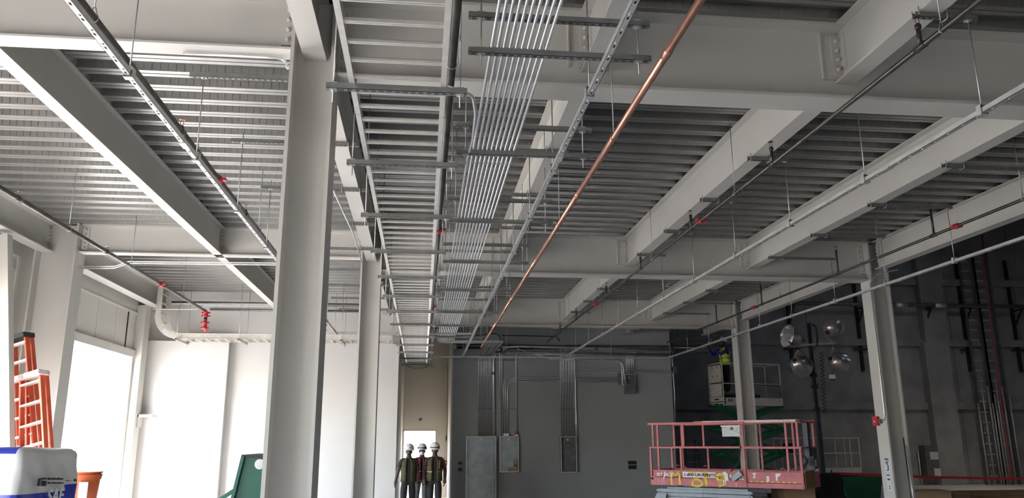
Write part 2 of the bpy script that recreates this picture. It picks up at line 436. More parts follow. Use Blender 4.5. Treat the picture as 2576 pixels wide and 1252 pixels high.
cr2 = column_web_y(CXR, GR[1], .385, .37, 'pale column at the right carrying the red alarm box and paper signs')
cr3 = column_web_y(CXR, GR[2], .385, .37, 'pale column in front of the white scissor lift')
cl2 = column_web_y(-6.41, GR[1], .68, .40, 'deep pale column on the left facade behind the orange ladders')
# girders
def girder_plates(o, y, xw, side, zlo, zhi, n):
    """shear tab at a column flange"""
    x0, x1 = (xw, xw+.11) if side > 0 else (xw-.11, xw)
    p = MB().box(x0, x1, y-.035, y-.010, zlo, zhi).build('shear_tab', 'steel_paint', o)
    bolts(p, [((x0+x1)/2, y-.035, zlo+(zhi-zlo)*(k+.5)/n) for k in range(n)], (0, -1, 0))
for i, y in enumerate(GR):
    o = ibeam_x(y, XC+.185, CXR-.195, H+3.0, DZ, .31).build('steel_girder', 'steel_paint', None, label=place[i]+' deep pale girder spanning the right bay', cat='girder', group='deep girders of the right bay')
    girder_plates(o, y, XC+.185, 1, H+3.07, H+3.68, 6); girder_plates(o, y, CXR-.195, -1, H+3.07, H+3.68, 6)
    # stiffener plates at each beam
    for x in BX:
        MB().prism([(x-.20, H+3.24), (x-.006, H+3.24), (x-.006, H+3.70), (x-.20, H+3.70)], (0, y-.024, 0), X_, Z_, Y_*.015).build('stiffener', 'steel_paint', o)
        MB().box(x-.212, x-.20, y-.045, y-.009, H+3.24, H+3.70).build('stiffener_fin', 'steel_paint', o)
        an = MB().prism([(x-.10, H+3.30), (x-.03, H+3.26), (x-.006, H+3.28), (x-.006, H+3.68), (x-.10, H+3.68)], (0, y-.038, 0), X_, Z_, Y_*.014).build('connection_angle', 'steel_paint', o)
        bolts(an, [(x-.055, y-.038, H+3.34+.095*j) for j in range(4)], (0, -1, 0))
    if i < 2:
        o = ibeam_x(y, -6.06 if i else -7.0, XC-.185, H+3.25, DZ, .20, .02).build('steel_girder', 'steel_paint', None, label=['pale shallow girder across the top left corner, bolted to the big front column', 'pale shallow girder between the facade column and the slimmer rear column'][i], cat='girder', group='shallow girders of the left bay')
        girder_plates(o, y, XC-.185, -1, H+3.32, H+3.70, 4)
        if i: girder_plates(o, y, -6.06, 1, H+3.30, H+3.70, 5)
# beams along Y
def beam(x, y0, y1, zb, bf, label, ends=(1, 1), tabx=-1, group='beams running away from the camera', nb=4):
    o = ibeam_y(x, y0, y1, zb, DZ, bf).build('steel_beam', 'steel_paint', None, label=label, cat='beam', group=group)
    for e, yy in ((0, y0), (1, y1)):
        if not ends[e]: continue
        a, b = (yy, yy+.10) if e == 0 else (yy-.10, yy)
        xx = x+tabx*.006
        p = MB().box(min(xx, xx+tabx*.014), max(xx, xx+tabx*.014), a, b, zb+.14, DZ-.07).build('end_plate', 'steel_paint', o)
        n = nb
        if n: bolts(p, [(xx+tabx*.014, (a+b)/2, zb+.16+(DZ-.07-zb-.18)*(k+.5)/n) for k in range(n)], (tabx, 0, 0))
    return o
zb = H+3.2
bays = [(-8.9, GR[0]-.02), (GR[0]+.012, GR[1]-.012), (GR[1]+.012, GR[2]-.012), (GR[2]+.012, YG)]
bn = ['in the bay overhead', 'in the first bay beyond the front girder', 'in the second bay beyond the middle girder', 'in the last bay before the grey wall']
xn = ['just right of the conduit run', 'second to the right of the conduit run', 'third to the right of the conduit run']
for bi, (a, b) in enumerate(bays):
    for xi, x in enumerate(BX):
        if bi == 0 and xi == 2: continue
        beam(x, a, b, zb, .19, 'pale beam %s, %s' % (xn[xi], bn[bi]), (bi > 0, bi < 3), nb=0)
beam(XC, -8.9, GR[0]-.012, zb, .19, 'pale beam overhead ending at the big front column', (0, 0))
beam(XC, GR[0]+.012, GR[1]-.012, zb, .19, 'pale beam over the ladder tray between the two left columns', (0, 0))
beam(XC, GR[1]+.012, YW+.22, zb, .19, 'short pale beam behind the slimmer rear column', (0, 0))
beam(-3.70, GR[0]+.012, GR[1]-.012, zb+.05, .15, 'pale diagonal-looking beam across the left bay, nearer span', (1, 1), 1)
beam(-3.70, GR[1]+.012, YW+.22, zb+.05, .15, 'pale beam across the left bay reaching the white wall', (1, 0), 1)
beam(CXR, GR[0]+.2, GR[1]-.2, zb, .19, 'pale edge beam at the far right above the long strut', (0, 1))
beam(CXR, GR[1]+.2, GR[2]-.2, zb, .19, 'pale edge beam between the two right columns', (1, 1))
beam(CXR, GR[2]+.2, YG, zb, .19, 'short pale edge beam above the worker', (1, 0))
beam(-6.62, 5.0, GR[1]-.05, zb+.05, .24, 'pale edge beam on the facade nearer than the deep column', (0, 1), 1)
beam(-6.62, GR[1]+.05, YW+.22, zb+.05, .24, 'pale edge beam on the facade over the blown-out opening', (0, 0), 1)
# corner post by the white wall and leaning post at the picture's left edge
MB().box(-6.945, -6.74, 19.85, 20.22, 0, H+3.25).build('corner_post', 'panel_paint', None, label='square pale corner post between the opening and the white wall', cat='post')
p0 = PY(8, 592, 12.75); p1 = PY(13, 1125, 12.75); dd = (p1-p0).normalized()
lp = MB().bar(p0, p0+dd*(p0.z/-dd.z), .16, .20, (1, 0, 0))
lp = lp.build('leaning_post', 'panel_paint', None, label='pale slanting post cut by the left picture edge', cat='post')
bolts(lp, [p0+Vector((.08, -.03, -.12))], (1, 0, 0))
# small shelf angle beside the opening
q = PX(335, 1043, -6.93)
MB().box(-6.735, -6.40, 20.02, 20.36, q.z-.06, q.z).box(-6.735, -6.72, 20.02, 20.36, q.z-.30, q.z).build('ledge_bracket', 'panel_paint', None, label='small grey ledge bracket low in the corner beside the opening', cat='bracket')

# ================================================================== OVERHEAD SERVICES
def strut_mb(p0, p1, w=.041, h=.041, pitch=.0508, sl=.028, sw=.014, t=.003, up=(0, 0, 1), mb=None):
    """slotted channel, open side up, with real slots in the bottom"""
    mb = mb or MB(); p0 = Vector(p0); p1 = Vector(p1); d = (p1-p0); L = d.length; d.normalize(); u = Vector(up)
    s = d.cross(u).normalized(); u = s.cross(d)
    for sg in (-1, 1):
        mb.obox((p0+p1)/2 + s*sg*(w/2-t/2) + u*(h/2), d*(L/2), s*(t/2), u*(h/2))
        mb.obox((p0+p1)/2 + s*sg*(sw/2+(w/2-sw/2)/2) + u*(t/2), d*(L/2), s*((w/2-sw/2)/2), u*(t/2))
        mb.obox((p0+p1)/2 + s*sg*(w/2-.006) + u*(h-t/2), d*(L/2), s*.005, u*(t/2))
    n = max(1, int(L/pitch)); off = (L-n*pitch)/2; a = 0.0
    for k in range(n+1):
        b = off + pitch*(k+.5) - sl/2 if k < n else L
        if b > a: mb.obox(p0 + d*((a+b)/2) + u*(t/2), d*((b-a)/2), s*(sw/2), u*(t/2))
        a = b + sl
    return mb
def rod_mb(x, y, z0, z1, r=.0055): return MB().tube([(x, y, z0), (x, y, z1)], r, 6)
def nut_mb(x, y, z, w=.024, t=.006): return MB().box(x-w, x+w, y-.021, y+.021, z-t, z).lathe([(.011, -.016), (.011, -.006)], (x, y, z), (0, 0, 1), 6)

def trapeze(y, x0, x1, zb, ztop, name, label, cat, group, upper=None, rodx=.045):
    t = thing(name, label, cat, ((x0+x1)/2, y, zb), group)
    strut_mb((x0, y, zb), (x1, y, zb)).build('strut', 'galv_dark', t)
    if upper: strut_mb((x0, y, upper), (x1, y, upper)).build('upper_strut', 'galv_dark', t)
    for x in (x0+rodx, x1-rodx):
        r = rod_mb(x, y, zb-.09, ztop).build('threaded_rod', 'rod', t)
        nut_mb(x, y, zb).build('nut', 'galv', r)
        MB().box(x-.024, x+.024, y-.022, y+.022, zb+.041, zb+.047).build('washer', 'galv', r)
        if upper:
            nut_mb(x, y, upper).build('nut', 'galv', r)
            MB().box(x-.024, x+.024, y-.022, y+.022, upper+.041, upper+.047).build('washer', 'galv', r)
    return t
def far_word(k, n):
    return 'nearest to the camera' if k == 0 else ('farthest from the camera' if k == n-1 else ORD[k]+' from the camera')

# ladder cable tray (24 inch, 9 inch rungs), sections 3.6 m long
ZT = H+2.20; TX0, TX1 = -.515, .108
ty = 1.6; k = 0; tray_end = 23.5
while ty < tray_end-.3:
    y1 = min(ty+3.66, tray_end); org = ((TX0+TX1)/2, (ty+y1)/2, ZT+.041)
    t = thing('ladder_tray', ['aluminium ladder cable tray section overhead, nearest to the camera', 'aluminium ladder tray section right of the big front column, second from the camera', 'aluminium ladder tray section, third from the camera', 'aluminium ladder tray section, fourth from the camera', 'aluminium ladder tray section, fifth from the camera', 'aluminium ladder tray section entering the corridor, farthest from the camera', 'last ladder tray piece'][k], 'cable tray', org, 'sections of the main ladder tray')
    z0 = ZT+.041
    for sx, x in ((1, TX0), (-1, TX1)):
        m = MB().box(min(x, x+sx*.004), max(x, x+sx*.004), ty+.004, y1-.004, z0, z0+.125)
        m.box(min(x, x+sx*.036), max(x, x+sx*.036), ty+.004, y1-.004, z0, z0+.004)
        m.box(min(x, x+sx*.026), max(x, x+sx*.026), ty+.004, y1-.004, z0+.121, z0+.125)
        r = m.build('side_rail', 'alu', t)
        MB().box(x-sx*.004, x, ty-.10, ty+.10, z0+.02, z0+.10).build('splice_plate', 'alu', r)
    n = int((y1-ty)/.2286)
    rung = MB().box(TX0+.006, TX1-.006, -.016, -.003, 0, .022).box(TX0+.006, TX1-.006, .003, .016, 0, .022).box(TX0+.006, TX1-.006, -.016, .016, .016, .022).build('rung', 'alu', t, local=True)
    xr = wloc(t); rung.data.transform(Matrix.Translation((-xr.x, 0, 0)))
    off = (y1-ty-(n-1)*.2286)/2
    for j in range(n):
        c = rung if j == 0 else child_copy(rung, t)
        c.location = (0, ty+off+j*.2286-xr.y, .006)
    ty = y1; k += 1
TY = [4.78, 6.21, 7.77, 9.33, 10.86, 12.38, 13.9, 15.5, 17.4, 18.9, 20.5, 22.1]
for k, y in enumerate(TY):
    trapeze(y, -.66, .245, ZT, DZ-.04 if k not in (1,) else H+2.99, 'trapeze_hanger', 'slotted strut trapeze under the ladder tray, '+far_word(k, len(TY)), 'hanger', 'trapezes under the ladder tray')
# ten-conduit run on two-tier racks
ZR = H+2.49
RY = [4.76, 6.66, 8.91, 11.1, 13.3, 15.7, 17.6, 19.6]
for k, y in enumerate(RY):
    trapeze(y, .25, 1.49, ZR, DZ-.04 if k else H+2.93, 'conduit_rack', 'two-tier strut rack carrying the ten-conduit run, '+far_word(k, len(RY)), 'rack', 'racks under the conduit run', upper=H+2.75 if k in (0, 1, 2, 3) else None, rodx=.085)
r_emt = .0118
CXp = [.405+.0405*i for i in range(10)]
wallx = [PY(1203.5+3.9*i, 1000, YG).x for i in range(10)]
pan_top = PY(1240, 1097, YG).z
zc = ZR+.041+r_emt
for i in range(10):
    x = CXp[i]; xw = wallx[i]
    yb = 20.75 - .055*i*0.9 + .3
    pts = fillet([(x, 2.2, zc), (x, yb, zc), (xw, yb, zc), (xw, YG-.05, zc), (xw, YG-.05, pan_top-.01)], .16, 4)
    t = MB().tube(pts, r_emt, 8).build('conduit', 'emt', None, label='galvanized conduit, %s from the left in the ten-conduit ceiling run' % ORD[i], cat='conduit', group='ten-conduit ceiling run')
    for yy in (3.62 if i % 2 else 3.5, 6.98, 10.03, 13.08, 16.1):
        MB().tube([(x, yy-.028, zc), (x, yy+.028, zc)], r_emt+.0028, 8).build('coupling', 'emt', t)
    for yy in RY:
        MB().tube([(x, yy-.012, zc), (x, yy+.012, zc)], r_emt+.004, 8).box(x-.004, x+.004, yy-.012, yy+.012, zc+r_emt, zc+r_emt+.022).build('clamp', 'galv_dark', t)
# the eleventh conduit that drops beside the tray: offset bend
pts = fillet([(.08, 4.84, ZT+.10), PZ(1190, 240, 2.30), PZ(1196, 285, 2.33), PZ(1189, 350, 2.42), (.365, 6.85, zc), (.365, 20.6, zc), (1.2, 20.9, zc)], .16, 5)
MB().tube(pts, r_emt, 8).build('conduit', 'emt', None, label='single bent conduit curving out from the nearest tray trapeze to join the run', cat='conduit')

# lighting strut rows hung on rods
ZS = H+2.375
SX = [-2.0, 1.135, 4.15, 7.31]
SEND = [18.4, 23.4, 23.4, 23.5]
SN = ['left of the big front column', 'between the conduit run and the copper pipe', 'right of the copper pipe', 'at the far right before the dark hall']
HY = [3.5, 5.1, 6.72, 8.3, 9.93, 11.6, 13.2, 14.9, 16.45, 18.0, 19.6, 21.3, 22.9]
for i, x in enumerate(SX):
    t = thing('lighting_channel', 'galvanized punched strut row hanging on rods '+SN[i], 'strut', (x, 10, ZS), 'hanging strut rows')
    y = 1.5; secs = []
    while y < SEND[i]:
        y1 = min(y+4.87, SEND[i])
        strut_mb((x, y+.003, ZS), (x, y1-.003, ZS), pitch=.1695, sl=.03, sw=.014).build('channel', 'galv', t)
        if y1 < SEND[i]: MB().box(x-.026, x+.026, y1-.07, y1+.07, ZS-.004, ZS+.018).build('splice', 'galv', t)
        y = y1
    m = MB(); yy = 1.6
    while yy < SEND[i]-.1:
        m.lathe([(.008, -.006), (.010, -.002), (.008, .0)], (x, yy, ZS), (0, 0, 1), 6); yy += .1695
    m.build('rivet_row', 'emt', t, kind='stuff')
    for y in HY:
        if y > SEND[i]: continue
        if i == 0 and y < 4: continue
        r = rod_mb(x, y, ZS-.005, zb-.035 if i else zb-.04).build('threaded_rod', 'rod', t)
        MB().box(x-.03, x-.024, y-.025, y+.025, ZS-.008, ZS+.07).box(x+.024, x+.03, y-.025, y+.025, ZS-.008, ZS+.07).box(x-.03, x+.03, y-.025, y+.025, ZS+.064, ZS+.07).box(x-.03, x+.03, y-.025, y+.025, ZS-.012, ZS-.006).build('rod_clip', 'galv', r)
# struts clamped under the beams that carry those rods
def cross_strut(x0, x1, y, label, group, clampx, rodx):
    z = zb-.046
    t = thing('beam_strut', label, 'strut', ((x0+x1)/2, y, z), group)
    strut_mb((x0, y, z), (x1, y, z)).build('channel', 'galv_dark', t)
    for cx in clampx:
        for sg in (-1, 1):
            xx = cx+sg*.115
            MB().tube(fillet([(xx, y-.04, zb+.028), (xx, y-.04, z-.012), (xx, y+.04, z-.012), (xx, y+.04, zb+.028)], .012, 3), .005, 6).build('beam_clamp', 'galv', t)
    for rx in rodx:
        nut_mb(rx, y, z).build('nut', 'galv', t)
        MB().tube([(rx, y, z-.02), (rx, y, z+.12)], .0055, 6).build('rod_stub', 'rod', t)
    return t
hb = [y for y in HY if y > 4 and y < 20.6]
for k, y in enumerate(hb):
    if abs(y-6.72) < .05: yy = 6.72
    cross_strut(-2.12, XC+.22, y, 'slotted strut under the column-line beam reaching left, '+far_word(k, len(hb)), 'struts left of the column line', [XC], [SX[0]])
hb = [y for y in HY if y > 6]
for k, y in enumerate(hb):
    cross_strut(.20, BX[0]+.16, y, 'slotted strut under the beam beside the conduit run, '+far_word(k, len(hb)), 'struts over the conduit run', [BX[0]], [SX[1]])
hb = [y for y in HY if y > 4]
for k, y in enumerate(hb):
    cross_strut(BX[1]-.13, SX[2]+.07, y, 'short strut clamped under the second right beam, '+far_word(k, len(hb)), 'short strut arms of the second beam', [BX[1]], [SX[2]])
hb = [y for y in HY if y > 7.5]
for k, y in enumerate(hb):
    cross_strut(BX[2]-.13, SX[3]+.07, y, 'strut arm clamped under the third right beam, '+far_word(k, len(hb)), 'strut arms of the third beam', [BX[2]], [SX[3]])
# two channels that tie the rows together across the hall
def tie(x0, x1, y, label, rods):
    t = thing('tie_channel', label, 'strut', ((x0+x1)/2, y, ZS), 'cross channels')
    strut_mb((x0, y, ZS), (x1, y, ZS), pitch=.1695, sl=.03).build('channel', 'galv', t)
    for rx in rods: rod_mb(rx, y, ZS, DZ-.04).build('threaded_rod', 'rod', t)
tie(SX[0]+.05, SX[1]-.05, 18.1, 'horizontal channel passing under the tray and conduits near the white wall', [-.75, .9])
tie(-.12, SX[3]-.05, 23.25, 'long horizontal channel along the top of the grey wall', [2.45, 5.6])
strut_mb((-.12, 22.3, ZS), (-.12, 23.8, ZS)).build('stub_channel', 'galv', None, label='short channel stub pointing into the corridor', cat='strut')

# copper pipe
cz = H+2.45; cx = 1.535
t = thing('copper_pipe', 'long bright copper pipe running the length of the ceiling', 'pipe', (cx, 11, cz))
y = 1.5
while y < 21.1:
    y1 = min(y+3.05, 21.2); MB().tube([(cx, y, cz), (cx, y1, cz)], .0265, 12).build('pipe_length', 'copper', t)
    if y1 < 21.1: MB().tube([(cx, y1-.05, cz), (cx, y1-.046, cz), (cx, y1+.046, cz), (cx, y1+.05, cz)], [.0265, .031, .031, .0265], 12).build('coupling', 'copper', t)
    y = y1
for y in (3.3, 6.02, 8.7, 11.6, 14.0, 16.6, 19.2, 20.9):
    r = rod_mb(cx, y, cz+.045, DZ-.03 if abs(y-14) > .4 else H+2.99, .005).build('hanger_rod', 'rod', t)
    MB().tube([(cx+.030*math.cos(a), y, cz+.045*math.sin(a) if math.sin(a) > 0 else cz+.030*math.sin(a)) for a in [2*PI*j/12 for j in range(12)]], .004, 5, closed=True).build('loop_hanger', 'copper', r)

# sprinkler pipes
def sprinkler(name_label, x, z, y0, y1, r, heads, hangers, couplings, mt, headtop=H+3.42, endfit=None, mb_extra=None):
    t = thing('sprinkler_pipe', name_label, 'pipe', (x, (y0+y1)/2, z), 'sprinkler pipes')
    MB().tube([(x, y0, z), (x, y1, z)], r, 12).build('pipe', mt, t)
    for y in heads:
        MB().tube([(x, y-.06, z), (x, y+.06, z)], r+.006, 12).build('tee', 'iron', t)
        s = MB().tube([(x, y, z+r*.5), (x, y, max(headtop-.10, z+r))], .017, 8).build('sprig', 'iron', t)
        MB().lathe([(.017, 0), (.024, .005), (.024, .035), (.016, .045)], (x, y, headtop-.125), Z_, 8).build('reducer', 'iron', s)
        MB().tube(fillet([(x-.004, y, headtop-.085), (x-.017, y, headtop-.06), (x-.004, y, headtop-.02)], .01, 2), .003, 5).tube(fillet([(x+.004, y, headtop-.085), (x+.017, y, headtop-.06), (x+.004, y, headtop-.02)], .01, 2), .003, 5).lathe([(.028, -.022), (.030, -.018), (.006, -.012), (.005, -.006)], (x, y, headtop), Z_, 10).lathe([(.010, -.095), (.010, -.075)], (x, y, headtop), Z_, 6).build('sprinkler_head', 'brass', s)
    for y in hangers:
        h = rod_mb(x, y, z+r+.05, DZ-.02, .005).build('hanger_rod', 'rod', t)
        MB().tube([(x+(r+.004)*math.cos(a), y, z+(r+(.052 if math.sin(a) > .8 else .004))*math.sin(a)) for a in [2*PI*j/14 for j in range(14)]], .004, 5, closed=True).build('loop_hanger', 'galv', h)
    for y in couplings:
        c = MB().tube([(x, y-.035, z), (x, y-.03, z), (x, y+.03, z), (x, y+.035, z)], [r+.006, r+.018, r+.018, r+.006], 12)
        for sg in (-1, 1): c.box(x+sg*(r+.03)-.022, x+sg*(r+.03)+.022, y-.028, y+.028, z-.016, z+.016)
        c.build('coupling', 'red', t)
    return t
zp = H+2.85
sprinkler('thin black sprinkler pipe with brass upright heads under the second right beam', 3.65, zp, 2.0, 23.2, .021, [5.0, 7.58, 10.2, 12.8, 15.4, 18.6, 20.9], [4.75, 8.62, 12.1, 16.0, 19.6], [10.05-.25, 16.45], 'iron_worn', headtop=H+3.12)
sprinkler('black sprinkler pipe in front of the right edge beam', 7.28, zp, 7.0, 23.0, .021, [10.25, 12.95, 16.2, 18.9, 22.3], [8.5, 11.65, 15.3, 19.0], [9.75, 15.3+1.3], 'iron', headtop=H+3.36)
sprinkler('black sprinkler pipe close beside the right rail of the ladder tray', 0.155, H+2.60, 1.5, 19.5, .030, [], [5.15, 9.7, 13.0, 16.5], [9.68, 15.6], 'iron_worn')
pl_ = sprinkler('black sprinkler pipe beside the left hanging strut row', -2.32, zp, 1.5, 18.3, .030, [7.26, 10.05, 13.0, 15.9, 17.9], [5.2, 7.8, 10.9, 14.8], [8.68], 'iron_worn', headtop=H+2.985)
pf_ = sprinkler('black sprinkler pipe nearest the left facade ending in red fittings', -4.88, zp, 7.5, 18.1, .030, [9.66, 12.4, 15.15], [11.05, 13.45, 16.4], [15.0], 'iron_worn', headtop=H+2.96)
# red grooved drops at the ends of the two left pipes
for (x, y, t) in ((-4.88, 18.08, pf_), (-2.32, 18.28, pl_)):
    e_ = MB().tube(fillet([(x, y-.02, zp), (x, y+.10, zp), (x, y+.10, zp-.30), (x, y+.22, zp-.42)], .05, 4), .036, 10).build('drop_elbow', 'red', t)
    MB().tube([(x, y+.10, zp-.20), (x, y+.10, zp-.13)], .038, 10).build('nipple', 'iron', e_)
    for zz in (zp-.10, zp-.25, zp-.37, zp-.03):
        c = MB().lathe([(.042, -.03), (.056, -.024), (.056, .024), (.042, .03)], (x, y+.10, zz), Z_, 12)
        for sg in (-1, 1): c.box(x+sg*.068-.022, x+sg*.068+.022, y+.075, y+.125, zz-.016, zz+.016)
        c.build('drop_coupling', 'red', e_)
# branch main along the white wall and the two conduits beside it
MB().tube([(-6.4, 20.45, H+3.43), (-1.15, 20.45, H+3.43)], .032, 10).build('pipe_main', 'galv_dark', None, label='grey horizontal pipe high on the white upper wall, upper one', cat='pipe')
MB().tube([(-5.4, 20.45, H+3.26), (-1.15, 20.45, H+3.26)], .032, 10).build('pipe_main', 'galv_dark', None, label='grey horizontal pipe high on the white upper wall, lower one', cat='pipe')
def conduit_px(name, pts, r, label, group=None, mt='emt', rad=.12, n=8, clips=None):
    o = MB().tube(fillet(pts, rad, 4), r, n).build(name, mt, None, label=label, cat='conduit', group=group)
    return o
ym = 20.25
conduit_px('conduit', [PY(350, 800, ym), PY(366, 777, ym), PY(498, 777, ym), PY(514, 768, ym), PY(690, 769, ym), PY(905, 772, ym)], .014, 'white conduit with an offset bend running along the top of the white wall')
conduit_px('conduit', [PY(392, 775, 20.3), PY(398, 763, 20.3), PY(690, 765, 20.3), PY(900, 767, 20.3)], .012, 'thin straight conduit just above the offset one near the white wall')
y2 = 14.12
for k, dzz in enumerate((0, .035)):
    conduit_px('conduit', [PY(197, 670, y2)-Z_*dzz, PY(290, 669, y2)-Z_*dzz, PY(322, 657, y2)-Z_*dzz, PY(690, 661, y2)-Z_*dzz, PY(905, 664, y2)-Z_*dzz], .0118, ['upper', 'lower'][k]+' of two white conduits with an offset under the rear shallow girder', 'paired conduits under the rear left girder', rad=.18)
conduit_px('conduit', [PZ(461, 134, 3.23), PZ(690, 144, 3.23), PZ(716, 150, 3.23), PZ(724, 172, 3.1)], .0118, 'short conduit stub curving down beside the big front column', rad=.25)
conduit_px('conduit', [PZ(835, 470, 3.12), PZ(890, 590, 3.12), PZ(910, 660, 3.12)], .011, 'single conduit running away between the two left columns')

# ladder tray along the white wall with a curved riser
t = thing('ladder_tray', 'pale ladder tray running along the top of the white furred wall', 'cable tray', (-3.6, 19.9, H+2.42))
z0 = H+2.41
for y, hgt in ((19.58, .125), (20.28, .125)):
    MB().box(-5.85, -.78, y-.003, y+.003, z0, z0+hgt).box(-5.85, -.78, y-.016, y+.016, z0, z0+.005).box(-5.85, -.78, y-.016, y+.016, z0+hgt-.005, z0+hgt).build('side_rail', 'alu', t)
x = -5.7
while x < -.85:
    MB().box(x-.016, x+.016, 19.585, 20.275, z0+.006, z0+.028).build('rung', 'alu', t); x += .2286
for x in (-3.1, -1.2): MB().box(x-.11, x+.11, 19.572, 19.577, z0+.02, z0+.10).build('splice_plate', 'alu', t)
t = thing('tray_riser', 'ladder tray riser curving down from the deck in the left rear corner', 'cable tray', (-6.3, 19.93, H+2.42))
R = .45
for y in (19.58, 20.28):
    m = MB(); arc = []
    ri, ro = R-.0, R+.125
    cxx, czz = -5.85, z0+.125+R
    inner = [(cxx+R*math.cos(a), czz+R*math.sin(a)) for a in [-PI/2-(PI/2)*j/10 for j in range(11)]]
    outer = [(cxx+ro*math.cos(a), czz+ro*math.sin(a)) for a in [-PI/2-(PI/2)*j/10 for j in range(11)]]
    for j in range(10):
        m.prism([inner[j], inner[j+1], outer[j+1], outer[j]], (0, y-.003, 0), X_, Z_, Y_*.006)
    m.box(cxx-ro, cxx-R, y-.003, y+.003, czz, DZ-.1)
    for pts in (inner, outer):
        for j in range(10):
            a, b = pts[j], pts[j+1]; m.bar((a[0], y, a[1]), (b[0], y, b[1]), .03, .005, (0, 1, 0))
    m.build('side_rail', 'alu', t)
for zz in (czz+.1, czz+.33, czz+.56): MB().box(cxx-ro+.01, cxx-ro+.035, 19.585, 20.275, zz-.016, zz+.016).build('rung', 'alu', t)
for a in (-1.9, -2.4, -2.9): MB().obox((cxx+(ro-.02)*math.cos(a), 19.93, czz+(ro-.02)*math.sin(a)), Vector((.016*math.sin(a), 0, -.016*math.cos(a))), Y_*.345, Vector((.011*math.cos(a), 0, .011*math.sin(a)))).build('rung', 'alu', t)
o = MB().obox((cxx+(R+.06)*math.cos(-2.2), 19.572, czz+(R+.06)*math.sin(-2.2)), Vector((.06, 0, -.05)), Y_*.001, Vector((.03, 0, .035))).build('maker_label', 'sign_white', t)
k = 0
for x in (-5.86, -4.42, -2.0):
    k += 1
    t = thing('tray_bracket', ['strut bracket with rods at the curved end of the wall ladder tray', 'strut bracket with rods midway under the wall ladder tray', 'strut bracket under the wall ladder tray behind the big column'][k-1], 'hanger', (x, 19.93, z0-.05), 'brackets of the wall ladder tray')
    strut_mb((x, 19.45, z0-.045), (x, 20.40, z0-.045)).build('strut', 'galv', t)
    for y in (19.50, 20.36):
        r = rod_mb(x, y, z0-.12, DZ-.03).build('threaded_rod', 'rod', t); nut_mb(x, y, z0-.045).build('nut', 'galv', r)

# ---------------------------------------------------------------- grey wall electrics
YE = YG-.05
def wp(x, y, d=0.0): return PY(x, y, YE-d)
gcon = 'vertical conduits on the grey wall'
# thick conduit with the long bend
o = MB().tube(fillet([wp(1243, 1097, .02), wp(1241, 900, .02), wp(1256, 874, .05), wp(1310, 871, .05), wp(1690, 883, .05)], .45, 8), .034, 12).build('conduit', 'emt', None, label='thick shiny conduit rising from the tall panel and bending right along the wall top', cat='conduit')
for (x, y) in ((1241, 939), (1336, 872.5), (1500, 877)):
    p = wp(x, y, .02 if y > 900 else .05); ax = (0, 0, .05) if y > 900 else (.05, 0, 0)
    MB().tube([p-Vector(ax), p+Vector(ax)], .040, 12).build('coupling', 'galv_dark', o)
for k, x in enumerate((1259.5, 1264)):
    conduit_px('conduit', [wp(x, 1097), wp(x-2, 885), wp(x+14, 874, .1)+Y_*-.3], .0135, ['far left', 'second'][k]+' of the conduits above the medium open panel', gcon)
for k, x in enumerate((1269, 1273.5, 1278)):
    dz_ = [0, 4, 8][k]
    conduit_px('conduit', [wp(x, 1097), wp(x-1.5, 948+dz_*1.2), wp(1562, 950+dz_*1.3), ], .0135, ['top', 'middle', 'bottom'][k]+' conduit of three turning right above the medium open panel', 'three conduits crossing the grey wall', rad=.26)
conduit_px('conduit', [wp(1299, 1090, .02), wp(1298, 893, .02), wp(1304, 885, .1), wp(1304, 868, .1)], .0135, 'single conduit standing above the small red fitting', gcon)
for k in range(10):
    x = 1409.5+4.0*k
    conduit_px('conduit', [wp(x+1.5, 1098), wp(x, 886), wp(x-1, 876, .25)], .0135, 'conduit above the right open panel, %s from the left' % ORD[k], gcon, rad=.08)
for k in range(2):
    conduit_px('conduit', [wp(1450+k*2.5, 1098), wp(1448+k*2.5, 1060), wp(1446.5+k*2.5, 1030), wp(1445.5+k*2.5, 928+k*5.5), wp(1568, 930+k*5.3), wp(1697, 933+k*5.2)], .0135, ['upper', 'lower'][k]+' of two conduits turning right from the right open panel to the wall end', 'two conduits running to the wall end', rad=.22)
for k in range(2):
    conduit_px('conduit', [wp(1300+k*6, 876+k*3, .1), wp(1385, 901+k*2.5), wp(1563+k*4, 905+k*3), wp(1566.5+k*4, 968-k*14), wp(1572, 968-k*14)], .0135, ['outer', 'inner'][k]+' of two conduits that sag along the wall and drop into the wall box', 'two conduits into the side of the wall box', rad=.2)
for k in range(5):
    x = 1577+4*k
    conduit_px('conduit', [wp(x, 941, .03), wp(x-.5, 897, .03), wp(x+5, 888, .12), wp(x+9, 886, .35)], .0135, 'short conduit above the wall box, %s from the left' % ORD[k], gcon, rad=.08)
def wall_strut(x0, x1, y, label):
    a = wp(x0, y); b = wp(x1, y)
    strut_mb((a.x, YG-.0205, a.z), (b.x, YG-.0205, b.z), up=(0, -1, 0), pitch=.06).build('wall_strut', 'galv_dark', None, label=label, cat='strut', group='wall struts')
wall_strut(1200, 1300, 1027, 'wall strut crossing the conduits of the tall panel at mid height')
wall_strut(1253, 1300, 906, 'short wall strut near the top beside the thick conduit')
wall_strut(1200, 1240, 906, 'short wall strut near the top of the leftmost conduit group')
wall_strut(1404, 1453, 1027, 'wall strut crossing the right conduit group at mid height')
wall_strut(1403, 1456, 906, 'wall strut crossing the right conduit group near the top')
a = wp(1556, 938); b = wp(1556, 968)
strut_mb((a.x, YG-.0205, b.z), (a.x, YG-.0205, a.z), up=(0, -1, 0), pitch=.06).build('wall_strut', 'galv_dark', None, label='short vertical wall strut left of the wall box', cat='strut', group='wall struts')
